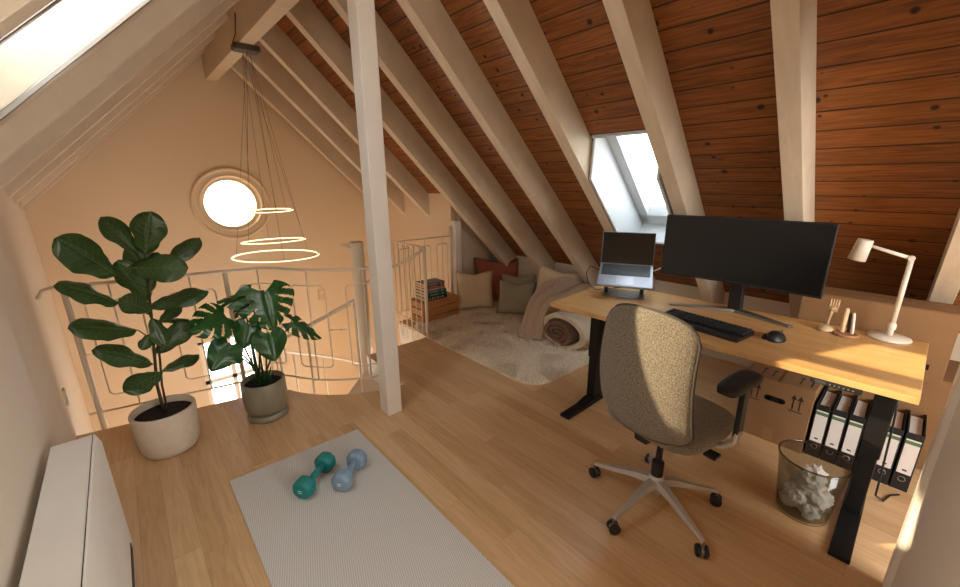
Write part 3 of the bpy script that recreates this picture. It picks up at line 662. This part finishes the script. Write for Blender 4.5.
# throw: a draped sheet over the cream cushion and the roll
tg = []; nu, nv = 46, 26
keyp = [((2.66, 2.42, .045), (2.76, 2.22, .045)), ((2.72, 2.46, .09), (2.80, 2.24, .12)), ((2.80, 2.48, .22), (2.84, 2.26, .27)), ((2.92, 2.50, .36), (2.93, 2.24, .385)), ((3.06, 2.48, .47), (3.06, 2.12, .405)), ((3.22, 2.45, .53), (3.22, 1.96, .415)), ((3.38, 2.4, .52), (3.4, 1.86, .42)), ((3.5, 2.35, .44), (3.52, 1.84, .36))]
def cat(ps, t_):
    t_ = t_*(len(ps)-1); i = min(int(t_), len(ps)-2); f_ = t_-i; p0 = ps[max(i-1, 0)]; p1 = ps[i]; p2 = ps[i+1]; p3 = ps[min(i+2, len(ps)-1)]
    return tuple(.5*((2*b)+(-a+c)*f_+(2*a-5*b+4*c-d)*f_*f_+(-a+3*b-3*c+d)*f_**3) for a, b, c, d in zip(p0, p1, p2, p3))
for i in range(nu+1):
    A = Vector(cat([k[0] for k in keyp], i/nu)); B_ = Vector(cat([k[1] for k in keyp], i/nu))
    for j in range(nv+1):
        p = A.lerp(B_, j/nv); p.z += .022*math.sin(j/nv*17+i*.12+math.sin(i*.2)*1.5)*(1 if i > 4 else .4)+.018*noise.noise(Vector((i*.2, j*.3, 0))); p.z = max(p.z, RG+.008); tg.append(p)
tf = [(i*(nv+1)+j, i*(nv+1)+j+1, (i+1)*(nv+1)+j+1, (i+1)*(nv+1)+j) for i in range(nu) for j in range(nv)]
tag(MB().add(tg, tf).build('throw_blanket', mat('taupe_fleece', (190, 166, 142), .95, bump=.9, bscale=110, sheen=.4), smooth=True, solid=.014), 'taupe fleece throw draped over the cream cushion and blanket roll', 'throw')
# shaggy rug
rug_out = []
def rug_edge(a):
    cx, cy, hx_, hy = 2.84, 2.60, .78, .90; ca_, sa = math.cos(a), math.sin(a); r = (abs(ca_)**9+abs(sa)**9)**(-1/9)
    return cx+r*ca_*hx_, cy+r*sa*hy
rugt = thing('shaggy_rug', 'cream shaggy long-pile rug under the cushions in the nook', 'rug', (2.84, 2.6, 0))
rgb = [rug_edge(2*PI*i/96) for i in range(96)]
mb = MB(); mb.rings([[(x, y, 0) for x, y in rgb], [(x, y, .014) for x, y in rgb]])
m_rug = mat('rug_pile', (246, 228, 206), .95, var=.18, vscale=70, sheen=.3)
wpart(mb, 'backing', m_rug, rugt)
random.seed(11); pb = MB(); V_ = []; F_ = []
k = 0
while k < 30000:
    x = random.uniform(2.05, 3.63); y = random.uniform(1.69, 3.51)
    dx, dy = (x-2.84)/.785, (y-2.6)/.905
    if dx**8+dy**8 > 1: continue
    if x > 3.05 and y > 3.0: 
        if random.random() < .7: k += 1; continue
    fl_ = noise.noise(Vector((x*5, y*5, 0)))*2.5; a = fl_*1.3+random.uniform(-.7, .7)
    L = random.uniform(.026, .044); tl = random.uniform(.5, 1.25); w_ = random.uniform(.0026, .005)
    dirx, diry = math.cos(a), math.sin(a); px_, py_ = -diry*w_, dirx*w_
    h1 = L*.7*math.cos(tl*.5); d1 = L*.6*math.sin(tl*.6); h2 = h1+L*.35*math.cos(tl*1.3); d2 = d1+L*.6*math.sin(tl)
    b0 = len(V_)
    V_ += [(x-px_, y-py_, .008), (x+px_, y+py_, .008), (x+dirx*d1+px_*.9, y+diry*d1+py_*.9, .01+h1), (x+dirx*d1-px_*.9, y+diry*d1-py_*.9, .01+h1), (x+dirx*d2, y+diry*d2, .01+max(h2, .004))]
    F_ += [(b0, b0+1, b0+2, b0+3), (b0+3, b0+2, b0+4)]; k += 1
me = bpy.data.meshes.new('pile'); me.from_pydata([(a-2.84, b-2.6, c) for a, b, c in V_], [], F_); me.materials.append(m_rug)
po = bpy.data.objects.new('pile', me); COL.objects.link(po); po.parent = rugt; po['kind'] = 'stuff'
# crate and books
cr = thing('wooden_crate', 'small slatted wooden crate carrying the stack of books', 'crate', (2.475, 3.53, 0))
CX0, CX1, CY0, CY1, CHh = 2.235, 2.715, 3.42, 3.66, .262
for z in (.048, .133, .218):
    wpart(MB().box(((CX0+CX1)/2, CY0, z), (CX1-CX0, .012, .072)), 'slat', m_crate, cr, bevel=.002)
    wpart(MB().box((CX0, (CY0+CY1)/2, z), (.012, CY1-CY0-.012, .072)), 'slat', m_crate, cr, bevel=.002)
    wpart(MB().box((CX1, (CY0+CY1)/2, z), (.012, CY1-CY0-.012, .072)), 'slat', m_crate, cr, bevel=.002)
    wpart(MB().box(((CX0+CX1)/2, CY1, z), (CX1-CX0, .012, .072)), 'slat', m_crate, cr, bevel=.002)
for x in (CX0+.016, CX1-.016):
    for y in (CY0+.016, CY1-.016): wpart(MB().box((x, y, .13), (.02, .02, .245)), 'corner_post', m_crate, cr)
wpart(MB().box(((CX0+CX1)/2, (CY0+CY1)/2, .252), (CX1-CX0-.03, CY1-CY0-.03, .012)), 'lid_board', m_crate, cr)
bks = [('dark navy book with pale lettering, bottom of the stack on the crate', (34, 40, 48), .040, .30, .20, 0, 1), ('dark green book, second from the bottom of the stack', (30, 84, 72), .036, .29, .20, .02, 0), ('teal green book in the middle of the stack', (46, 110, 96), .030, .285, .20, -.01, 0), ('tan covered book resting on the teal green one', (190, 140, 96), .028, .26, .19, 0, 0), ('red covered book, second from the top of the stack', (150, 60, 44), .026, .25, .18, .02, 0), ('grey blue book with dark spine, topmost on the crate', (104, 112, 112), .030, .26, .18, -.03, 1)]
z = .259
for i, (lb_, c_, th, L_, W_, rz_, mk) in enumerate(bks):
    t_ = thing('book', lb_, 'book', (2.415, 3.53, z), rz_, 'books stacked on the crate')
    m_ = mat('book_cover_%s' % '_'.join(map(str, c_)), c_, .5)
    cv = MB().box((0, 0, .0015), (L_, W_, .003)).box((0, 0, th-.0025), (L_, W_, .003)).box((0, -W_/2+.0015, th/2-.0005), (L_, .003, th-.001))
    cv.build('cover', m_, t_)
    MB().box((0, .002, th/2-.0005), (L_-.008, W_-.006, th-.007)).build('pages', mat('book_pages', (222, 200, 164), .9), t_)
    q = MB()
    if mk and i == 0:
        for kx in range(7): q.box((-.11+kx*.034, -W_/2-.0004, th/2), (.016, .0008, .012 if kx % 2 else .018))
    else:
        q.box((-.02, -W_/2-.0004, th/2), (.10, .0008, .006)); q.box((.09, -W_/2-.0004, th/2), (.03, .0008, .008))
    q.build('spine_lettering', mat('pale_lettering', (200, 196, 184), .6), t_)
    z += th

# ---------------------------------------------------------------- exercise mat and dumbbells
mm = bpy.data.materials.new('woven_mat'); mm.use_nodes = True; t = mm.node_tree; l = t.links; b = t.nodes['Principled BSDF']; b.inputs['Roughness'].default_value = .9
tc = t.nodes.new('ShaderNodeTexCoord'); sp = t.nodes.new('ShaderNodeSeparateXYZ'); l.new(tc.outputs['Object'], sp.inputs[0])
ua = math_n(t, 'SINE', math_n(t, 'MULTIPLY', math_n(t, 'ADD', sp.outputs['X'], math_n(t, 'MULTIPLY', sp.outputs['Y'], .5)), 460)); ub = math_n(t, 'SINE', math_n(t, 'MULTIPLY', math_n(t, 'SUBTRACT', sp.outputs['Y'], math_n(t, 'MULTIPLY', sp.outputs['X'], .5)), 460))
ff = math_n(t, 'ADD', math_n(t, 'MULTIPLY', math_n(t, 'MULTIPLY', ua, ub), .5), .5)
x_ = t.nodes.new('ShaderNodeMix'); x_.data_type = 'RGBA'; x_.inputs[6].default_value = lin((170, 167, 160))+(1,); x_.inputs[7].default_value = lin((226, 223, 216))+(1,); l.new(ff, x_.inputs[0]); l.new(x_.outputs[2], b.inputs['Base Color'])
ym = .10
tag(MB().hexa([(.176, ym, 0), (.862, ym, 0), (.866, 2.135, 0), (.170, 2.16, 0), (.176, ym, .006), (.862, ym, .006), (.866, 2.135, .006), (.170, 2.16, .006)]).build('exercise_mat', mm), 'light grey woven exercise mat with two dumbbells, on the oak floor', 'exercise mat')
def dumbbell(label, c_, p0, p1, gm):
    p0 = Vector(p0); p1 = Vector(p1); d = p1-p0; L_ = d.length; mid = (p0+p1)/2
    a = math.atan2(d.y, d.x)
    t_ = thing('dumbbell', label, 'dumbbell', (mid.x, mid.y, .0065), a, 'dumbbells on the exercise mat')
    m_ = mat(gm, c_, .5, bump=.1, bscale=100); R_ = .055; c3 = R_*math.cos(PI/8)
    for s in (-1, 1):
        x0 = s*(L_/2-.032); prof = [(.02, -.037), (R_*.78, -.034), (R_, -.02), (R_, .02), (R_*.78, .034), (.02, .037)]
        mb = MB(); rr = []
        for r, x in prof: rr.append([Vector((x0+x, r*math.cos(2*PI*(j+.5)/8), c3+r*math.sin(2*PI*(j+.5)/8))) for j in range(8)])
        hd_ = mb.rings(rr).build('head', m_, t_, bevel=.006, seg=3)
        q = MB(); xs = x0+s*.0375
        for k_, z_ in enumerate((.006, -.004)): q.box((xs, 0, c3+z_), (.0012, .022-.004*k_, .0035))
        q.build('weight_mark', mat('mark_white', (214, 226, 226), .6), hd_)
    MB().lathe([(.019, -L_/2+.05), (.0165, -.03), (.0185, 0), (.0165, .03), (.019, L_/2-.05)], (0, 0, c3), 20, 'X').build('handle', m_, t_, smooth=True)
dumbbell('teal dumbbell lying on the mat, left of the light blue one', (18, 122, 118), (.406, 1.77, 0), (.602, 1.92, 0), 'teal_neoprene')
dumbbell('light blue dumbbell lying on the mat, right of the teal one', (126, 150, 172), (.566, 1.689, 0), (.738, 1.829, 0), 'blue_neoprene')

# ---------------------------------------------------------------- heater on the left wall
ht = thing('storage_heater', 'white box-shaped wall heater at the left wall', 'heater', (-.28, 1.3, 0))
HZ = .60
pf = [(-.336, .07), (-.208, .07), (-.208, .56), (-.220, HZ), (-.336, HZ)]
for nm, a_, b_ in (('casing', .62, 1.925),):
    wpart(MB().rings([[(x, y, z_) for x, z_ in pf] for y in (a_, b_)]), nm, m_white, ht, bevel=.004)
wpart(MB().box((-.2255, 1.272, HZ+.0005), (.002, 1.3, .0015)), 'seam', m_blackp, ht)
wpart(MB().box((-.276, 1.29, .035), (.09, 1.2, .068)), 'plinth', m_blackp, ht)
for y in (1.15, 1.72): wpart(MB().box((-.345, y, .42), (.03, .03, .05)), 'wall_bracket', m_white, ht)
wpart(MB().box((-.2065, 1.60, .12), (.003, .5, .03)), 'air_grille', m_blackp, ht)
ol = thing('wall_socket', 'cream wall socket low on the left wall near the railing', 'wall socket', (lw(2.95)+.006, 2.95, .385))
MB().box((0, 0, 0), (.012, .05, .09)).build('cover_plate', m_wall, ol, bevel=.004)
MB().box((.006, 0, 0), (.006, .03, .06)).build('rocker', m_gold, ol, bevel=.002)
sk = thing('light_switch', 'small square light switch on the far gable wall above the stairs', 'light switch', (1.97, YG-.006, -.06))
MB().box((0, 0, 0), (.1, .012, .16)).build('cover_plate', mat('switch_cream', (216, 190, 156), .5), sk, bevel=.004)
MB().box((0, -.007, .03), (.06, .006, .05)).build('rocker', m_wall, sk, bevel=.002)

# ---------------------------------------------------------------- plants
def leafmesh(mb, base, tip, width, face=(0, -1, .3), kind='fig', cup=.12, droop=.1, seed=0, slits=0, vein=None):
    base = Vector(base); tip = Vector(tip); d = tip-base; L_ = d.length; dn = d.normalized(); f_ = Vector(face)
    nrm = (f_-dn*f_.dot(dn)).normalized(); sd = dn.cross(nrm)
    NU, NV = (26, 9) if not slits else (60, 14)
    def wprof(u):
        if kind == 'fig': return (math.sin(PI*min(1, u)**.92)**.6)*(.55+.52*u**1.2)*(1-.18*math.exp(-((u-.36)/.12)**2))
        # heart shape
        return (math.sin(PI*(u*.97+.03)**.62)**.75)*(1.04-.12*u)
    base_i = len(mb.v); pts = []
    for i in range(NU+1):
        u = i/NU; wd = width/2*wprof(u)
        for j in range(-NV, NV+1):
            s = j/NV; x = s*wd; lon = u*L_
            if kind != 'fig': lon = (u*L_)-.20*L_*(abs(s)**1.2)*(1-u)**2*1.25   # lobes reach back past the stalk
            wav = .03*width*math.sin(u*14+seed+s*2)*abs(s)**2
            h = -cup*width*(abs(s)**1.6)*(.7 if kind == 'fig' else 1)+cup*.5*width*(1-abs(s))*0+wav-droop*L_*(u**2)+.015*width*abs(math.sin(u*18+abs(s)*3))*abs(s)
            h -= .02*width*math.exp(-(s/.08)**2)
            pts.append(base+dn*lon+sd*x+nrm*h)
    W_ = 2*NV+1; fs = []
    for i in range(NU):
        for j in range(2*NV):
            s = abs((j+.5)/NV-1); u = (i+.5)/NU
            if slits and s > .34 and .12 < u < .93:
                q = ((u-.55*(s-.3)*.6)*slits+.3*(1 if j < NV else .55)) % 1
                if q < .26*min(1, (s-.30)/.25): continue
            a = i*W_+j; fs.append((a, a+1, a+W_+1, a+W_))
    mb.add(pts, fs)
    if vein is not None:
        mid = [pts[i*W_+NV]+nrm*.0012 for i in range(1, NU)]
        vein.tube(mid, [max(.0007, .0022*(1-i/NU)) for i in range(1, NU)], 5)
        for i in range(3, NU-3, max(2, NU//8)):
            for s in (-1, 1):
                vp = [pts[min(NU-1, i+int(k*NU*.022))*W_+NV+s*k]+nrm*.0012 for k in range(0, int(NV*.85))]
                vein.tube(vp, .0007, 4)
m_potw = mat('matt_white_pot', (208, 194, 174), .8, var=.03, vscale=30)
m_potg = mat('grey_green_glaze', (134, 128, 108), .35, var=.18, vscale=7, stretch=(1, 1, .4))
fg = thing('potted_fiddle_leaf_fig', 'tall fiddle leaf fig in a rounded off-white pot by the railing', 'potted plant', (-.018, 2.715, 0))
MB().lathe([(.09, 0), (.125, .010), (.143, .045), (.150, .11), (.154, .258), (.151, .265), (.141, .265), (.139, .22), (.001, .215)], n=48, cap=False).build('pot', m_potw, fg, smooth=True)
MB().lathe([(.001, .232), (.08, .236), (.1405, .225)], n=32, cap=False).build('soil', m_soil, fg, smooth=True)
FC = Vector((-.018, 2.715, 0)); PYF = 2.70
def fp(x, y, dy=0): return at(x, y, 1, PYF+dy)-FC
stp = [Vector((0, 0, .22)), fp(157, 385), fp(154, 350), fp(152, 320), fp(149, 292), fp(146, 268)]
sm_ = MB().tube(stp, [.008, .0075, .007, .006, .0055, .004], 8); sm_.tube([Vector((.015, -.01, .22)), fp(162, 385), fp(160, 360), fp(158, 345)], .0055, 8)
st_o = sm_.build('stem', m_stem, fg, smooth=True)
px2 = (YG-2.9)/397  # metres per pixel near the plant
PXM = lambda n: n*.0062
FL = [  # base, tip, width px, depth of base, depth of tip, facing, cup
 ((118, 276), (60, 238), 44, 0, -.12, (.1, -1, .75), .10), ((145, 256), (150, 213), 36, .0, -.05, (-.1, -1, .25), .16), ((137, 252), (99, 216), 26, .02, .06, (-.6, -.5, 1), .25),
 ((160, 270), (199, 236), 26, .02, .08, (.5, -.55, 1.1), .2), ((128, 268), (186, 267), 36, -.04, -.14, (.1, -1, .35), .12), ((120, 303), (63, 279), 33, 0, -.08, (0, -.6, 1.0), .15),
 ((146, 306), (207, 289), 32, 0, -.04, (0, -.65, 1), .15), ((138, 330), (74, 323), 36, -.02, -.16, (0, -.7, .9), .13), ((160, 322), (182, 303), 17, .02, .08, (.3, -.8, .6), .2),
 ((158, 320), (190, 318), 15, .04, .12, (0, -.5, 1), .2), ((156, 354), (193, 322), 28, .02, .02, (.35, -1, .45), .15), ((154, 364), (100, 346), 30, 0, -.08, (0, -.75, .9), .15),
 ((162, 370), (199, 353), 22, 0, .06, (.1, -.55, 1), .2), ((163, 372), (126, 389), 29, -.03, -.14, (-.1, -.9, .6), .12), ((152, 292), (128, 246), 30, .04, .02, (-.3, -1, .2), .15),
 ((148, 302), (116, 262), 30, .02, -.02, (-.4, -1, .1), .15), ((150, 285), (160, 252), 24, .06, .1, (.3, -1, .1), .15), ((152, 312), (124, 300), 26, -.04, -.12, (-.2, -1, .4), .15),
 ((152, 318), (166, 346), 22, -.03, -.07, (.2, -1, .2), .15), ((150, 334), (142, 350), 14, -.03, -.06, (0, -1, .2), .2)]
lfm = MB(); stm = MB(); vnm = MB()
for i, (b0, t0, wpx, db, dt, fc, cup) in enumerate(FL):
    b_ = fp(*b0, db); t_ = fp(*t0, dt); leafmesh(lfm, b_, t_, PXM(wpx)*.88, fc, 'fig', cup, .05+.04*(i % 3), i, 0, vnm)
    yy = max(min(b0[1]+12, 384), 270); f_ = (yy-268)/(385-268); near = fp(146+f_*11, yy)
    stm.tube([near, near.lerp(b_, .5)+Vector((0, 0, .006)), b_], [.004, .0035, .003], 6)
vnm.build('leaf_veins', m_vein, lfm.build('foliage', m_leaf, fg, smooth=True)); stm.build('petioles', m_gstem, fg, smooth=True)
MC = Vector((.50, 2.70, 0)); PYM = 2.68
mn = thing('potted_monstera', 'monstera with split leaves in a grey-green glazed pot and saucer', 'potted plant', MC)
MB().lathe([(.09, .046), (.112, .054), (.127, .085), (.132, .15), (.130, .262), (.126, .268), (.118, .266), (.116, .23), (.001, .225)], n=48, cap=False).build('pot', m_potg, mn, smooth=True)
MB().lathe([(.10, 0), (.120, .006), (.124, .02), (.122, .042), (.115, .047), (.10, .046), (.001, .046)], n=48, cap=False).build('saucer', m_potg, mn, smooth=True)
MB().lathe([(.001, .238), (.07, .240), (.1175, .232)], n=32, cap=False).build('soil', m_soil, mn, smooth=True)
def mp_(x, y, dy=0): return at(x, y, 1, PYM+dy)-MC
ML = [((264, 292), (275, 331), 56, -.06, -.12, (.0, -1, .5), .08, 5), ((243, 299), (216, 300), 22, .02, .06, (-.1, -.6, 1), .15, 4), ((224, 316), (190, 331), 38, -.02, -.10, (-.05, -1, .6), .12, 4),
 ((229, 345), (211, 371), 29, -.06, -.12, (-.1, -1, .5), .1, 0), ((269, 334), (276, 361), 33, -.08, -.15, (.05, -1, .5), .1, 0), ((248, 324), (243, 349), 25, -.02, -.06, (-.15, -1, .5), .12, 0),
 ((293, 322), (324, 337), 25, .0, .0, (.1, -.8, .9), .15, 4), ((240, 358), (231, 363), 9, -.02, -.03, (0, -1, .4), .2, 0), ((252, 293), (234, 318), 24, .04, .02, (-.2, -1, .6), .1, 5)]
lm = MB(); sm_ = MB()
for i, (b0, t0, wpx, db, dt, fc, cup, sl) in enumerate(ML):
    b_ = mp_(*b0, db); t_ = mp_(*t0, dt); leafmesh(lm, b_, t_, PXM(wpx), fc, 'heart', cup, .08, i, sl)
    o_ = Vector((-.03+.012*i % .06, -.02+.01*(i % 3), .23)); sm_.tube([o_, o_.lerp(b_, .45)+Vector((0, .01, .05)), b_+Vector((0, .01, .01)), b_+(t_-b_)*.06], [.006, .005, .004, .003], 7)
for i in range(14):
    a = i*2.4; o_ = Vector((.03*math.cos(a), .03*math.sin(a), .23)); e_ = o_+Vector((.05*math.cos(a), .05*math.sin(a), .05+.02*(i % 3)))
    leafmesh(lm, o_, e_, .022, (math.cos(a), math.sin(a), -.4), 'fig', .2, .1, i)
lm.build('foliage', m_leaf2, mn, smooth=True); sm_.build('stem', m_gstem, mn, smooth=True)

# ---------------------------------------------------------------- railings
ZT, ZL = .93, .11
def bar(mb, a, b, r=.006, n=8): mb.tube([a, b], r, n)
def rail_run(label, path, n_panels, posts, end_hook=False, zt=ZT):
    """path: list of (x, y) along the floor edge"""
    P_ = [Vector((x, y, 0)) for x, y in path]; seg = [0]
    for a, b in zip(P_, P_[1:]): seg.append(seg[-1]+(b-a).length)
    def S(s):
        s = max(0, min(s, seg[-1]))
        for i in range(len(seg)-1):
            if s <= seg[i+1] or i == len(seg)-2:
                f_ = (s-seg[i])/(seg[i+1]-seg[i]); return P_[i].lerp(P_[i+1], f_)
    t_ = thing('stair_railing', label, 'railing', tuple(P_[0]), 0)
    up = lambda p, z_: Vector((p.x, p.y, z_))
    N = max(2, int(seg[-1]/.06)); pts = [up(S(seg[-1]*i/N), zt) for i in range(N+1)]
    if end_hook: pts = [up(S(0), zt-.05)+Vector((-.06, 0, 0)), up(S(0), zt-.01)+Vector((-.035, 0, 0))]+pts
    wpart(MB().tube(pts, .016, 12, sy=.6), 'top_rail', m_rail, t_, smooth=True)
    wpart(MB().tube([up(S(seg[-1]*i/N), ZL) for i in range(N+1)], .007, 8), 'bottom_rail', m_rail, t_, smooth=True)
    for s in posts: wpart(MB().tube([up(S(s*seg[-1]), -.06), up(S(s*seg[-1]), zt)], .015, 12), 'railing_post', m_rail, t_, smooth=True)
    edges = sorted(posts)
    bays = [(a, b) for a, b in zip(edges, edges[1:])] if n_panels is None else [(i/n_panels, (i+1)/n_panels) for i in range(n_panels)]
    for a, b in bays:
        A, B_ = a*seg[-1], b*seg[-1]; L_ = B_-A; k_ = max(1, round(L_/.33)) if n_panels is None else 1
        for q in range(k_):
            a1 = A+L_*q/k_; b1 = A+L_*(q+1)/k_; w_ = (b1-a1)
            s0, s1, sm2 = a1+w_*.18, b1-w_*.18, (a1+b1)/2; h0, h1 = .21, zt-.11; c = .02
            lp_ = []
            for s, z_ in ((s0, h1-c), (s0+c, h1)): lp_.append(up(S(s), z_))
            for i in range(1, 5): lp_.append(up(S(s0+c+(s1-s0-2*c)*i/5), h1))
            for s, z_ in ((s1-c, h1), (s1, h1-c), (s1, h0+c), (s1-c, h0)): lp_.append(up(S(s), z_))
            for i in range(4, 0, -1): lp_.append(up(S(s0+c+(s1-s0-2*c)*i/5), h0))
            for s, z_ in ((s0+c, h0), (s0, h0+c)): lp_.append(up(S(s), z_))
            wpart(MB().tube(lp_, .005, 6, close=True), 'infill_loop', m_rail, t_, smooth=True)
            wpart(MB().tube([up(S(sm2), ZL), up(S(sm2), zt)], .005, 6), 'baluster', m_rail, t_, smooth=True)
            for s, s_ in ((s0, a1), (s1, b1)): wpart(MB().tube([up(S(s), .5), up(S(s_), .5)], .004, 6), 'link', m_rail, t_, smooth=True) if k_ > 1 else None
    return t_
rail_run('long cream metal railing with loop infill behind the two potted plants', [(-.37, 3.265), (.66, 3.045)]+[(ARC_C.x+(ARC_R-.02)*math.cos(math.radians(a)), ARC_C.y+(ARC_R-.02)*math.sin(math.radians(a))) for a in range(206, 262, 6)], None, [.025, .425, 1.0], True)
ra = thing('stair_railing', 'short cream metal railing with upright bars beside the wooden crate', 'railing', (2.09, 3.14, 0))
wpart(MB().tube([(2.09, 3.135, .905), (2.09, 3.72, .90)], .012, 10, sy=.6), 'top_rail', m_rail, ra, smooth=True)
wpart(MB().tube([(2.09, 3.135, -.12), (2.09, 3.135, .91)], .017, 12), 'railing_post', m_rail, ra, smooth=True)
for i, y in enumerate((3.22, 3.32, 3.42, 3.52, 3.62, 3.71)): wpart(MB().tube([(2.09, y, -.13), (2.09, y, .90)], .006, 8), 'baluster', m_rail, ra, smooth=True)
wpart(MB().tube([(2.09, 3.14, .1), (2.09, 3.72, .1)], .006, 8), 'bottom_rail', m_rail, ra, smooth=True)
rb_ = thing('stair_railing', 'cream metal railing behind the books, ending at the nook wall post', 'railing', (2.1, 3.70, 0))
wpart(MB().tube([(2.085, 3.725, .89), (2.875, 3.725, .885)], .012, 10, sy=.6), 'top_rail', m_rail, rb_, smooth=True)
wpart(MB().tube([(2.10, 3.725, .11), (2.875, 3.725, .11)], .006, 8), 'bottom_rail', m_rail, rb_, smooth=True)
for x0 in (2.16, 2.42, 2.66):
    x1 = x0+.15; wpart(MB().tube([(x0, 3.725, .12), (x0, 3.725, .79), (x0+.015, 3.725, .805), (x1-.015, 3.725, .805), (x1, 3.725, .79), (x1, 3.725, .12)], .005, 8), 'infill_loop', m_rail, rb_, smooth=True)
    wpart(MB().tube([(x0+.075, 3.725, .11), (x0+.075, 3.725, .885)], .005, 8), 'baluster', m_rail, rb_, smooth=True)
wpart(MB().tube([(2.862, 3.725, .0), (2.862, 3.725, 1.0)], .014, 10), 'railing_post', m_rail, rb_, smooth=True)

# ---------------------------------------------------------------- spiral staircase
ss = thing('spiral_staircase', 'cream metal spiral staircase with wooden treads behind the white post', 'staircase', (1.5, 3.3, -2.65))
wpart(MB().tube([(1.5, 3.3, -2.65), (1.5, 3.3, 1.0)], .058, 24), 'centre_column', m_rail, ss, bevel=.004)
hr = []
for k in range(11):
    a0 = math.radians(258-k*28); a1 = a0-math.radians(33); z_ = -.20-k*.195; rr = [.05, .80]
    q = [(1.5+.05*math.cos(a0), 3.3+.05*math.sin(a0)), (1.5+.8*math.cos(a0), 3.3+.8*math.sin(a0)), (1.5+.8*math.cos((a0+a1)/2), 3.3+.8*math.sin((a0+a1)/2)), (1.5+.8*math.cos(a1), 3.3+.8*math.sin(a1)), (1.5+.05*math.cos(a1), 3.3+.05*math.sin(a1))]
    tr = wpart(poly_slab(q, [], lambda u, v, d, z_=z_: (u, v, z_-d), .035), 'tread', m_rail, ss)
    nz_ = Vector((q[1][0]-q[0][0], q[1][1]-q[0][1], 0)).normalized(); sd_ = Vector((nz_.y, -nz_.x, 0))*-.012; A_ = Vector((q[0][0], q[0][1], z_-.036)); B2 = Vector((q[1][0], q[1][1], z_-.036)); up_ = Vector((0, 0, .04))
    wpart(MB().hexa([A_, B2, B2+sd_, A_+sd_, A_+up_, B2+up_, B2+sd_+up_, A_+sd_+up_]), 'wooden_nosing', m_crate, tr)
    am_ = (a0+a1)/2; e_ = (1.5+.76*math.cos(am_), 3.3+.76*math.sin(am_)); hr.append((e_[0], e_[1], z_+.88))
    wpart(MB().tube([(e_[0], e_[1], z_), (e_[0], e_[1], z_+.88)], .008, 8), 'baluster', m_rail, ss, smooth=True)
    wpart(MB().tube([(1.5, 3.3, z_-.045), (1.5+.74*math.cos(am_), 3.3+.74*math.sin(am_), z_-.045)], .014, 8), 'tread_bracket', m_rail, ss)
hp = [cat([(2.08, 3.13, .90), (1.93, 2.98, .84)]+[], 0)]
wpart(MB().tube([cat(hr, i/60) for i in range(61)], .014, 10), 'handrail', m_rail, ss, smooth=True)
wpart(MB().tube([(2.085, 3.15, .88), (2.02, 3.25, .80), (1.9, 3.35, .72), (1.75, 3.38, .66), (1.56, 3.31, .62)], .014, 10), 'handrail', m_rail, ss, smooth=True)
wpart(MB().tube([(1.5, 3.3, .93), (1.42, 3.3, .97), (1.36, 3.3, .99)], .012, 10), 'handrail_end', m_rail, ss, smooth=True)

# ---------------------------------------------------------------- pendant lamp
PC = Vector((1.05, 4.11, 2.605))
pd = thing('pendant_lamp', 'pendant with three thin glowing rings hanging from the ridge beam', 'pendant lamp', PC)
MB().rings([[(x*sc_, y*sc_, z_) for x, y in ((-.10, -.05), (-.085, -.07), (.085, -.07), (.10, -.05), (.10, .05), (.085, .07), (-.085, .07), (-.10, .05))] for sc_, z_ in ((.9, -.045), (1, -.035), (1, 0))]).build('canopy', mat('canopy_grey', (84, 78, 70), .4, .6), pd, bevel=.002)
MB().tube([(-.1, -.01, -.01), (-.075, -.06, .06), (-.065, -.1, .2)], .004, 8).build('power_cord', m_blackp, pd, smooth=True)
for k, (cx, cy, cz, r, tx, ty) in enumerate(((.012, -.01, -1.353, .178, .03, -.02), (.0, -.01, -1.633, .268, -.05, .0), (.005, -.01, -1.775, .368, .0, .03))):
    R_ = Matrix.Rotation(tx, 3, 'X') @ Matrix.Rotation(ty, 3, 'Y'); c = Vector((cx, cy, cz)); mb = MB(); out = []; o2 = []; o3 = []
    for i in range(72):
        a = 2*PI*i/72; u = Vector((math.cos(a), math.sin(a), 0)); zz = Vector((0, 0, 1))
        out.append([c+R_ @ (u*(r-.006)+zz*.008), c+R_ @ (u*(r+.006)+zz*.006), c+R_ @ (u*(r+.006)-zz*.006), c+R_ @ (u*(r-.006)-zz*.008)])
        o2.append([c+R_ @ (u*(r-.0085)+zz*.004), c+R_ @ (u*(r-.0062)+zz*.004), c+R_ @ (u*(r-.0062)-zz*.004), c+R_ @ (u*(r-.0085)-zz*.004)])
        o3.append([c+R_ @ (u*(r+.0085)+zz*.003), c+R_ @ (u*(r+.0062)+zz*.003), c+R_ @ (u*(r+.0062)-zz*.003), c+R_ @ (u*(r+.0085)-zz*.003)])
    ri = mb.rings(out, close=True).build('ring', m_ringb, pd)
    MB().rings(o2, close=True).build('light_strip', m_glow, ri); MB().rings(o3, close=True).build('light_strip', m_glow, ri)
    for q in range(3):
        a = 2*PI*q/3+.5+k; e_ = c+R_ @ Vector((r*math.cos(a), r*math.sin(a), .012)); s_ = Vector((.03*math.cos(a+k), .03*math.sin(a+k), -.045))
        MB().tube([s_, e_], .0016, 5).build('suspension_wire', mat('wire_grey', (120, 100, 80), .5), pd)
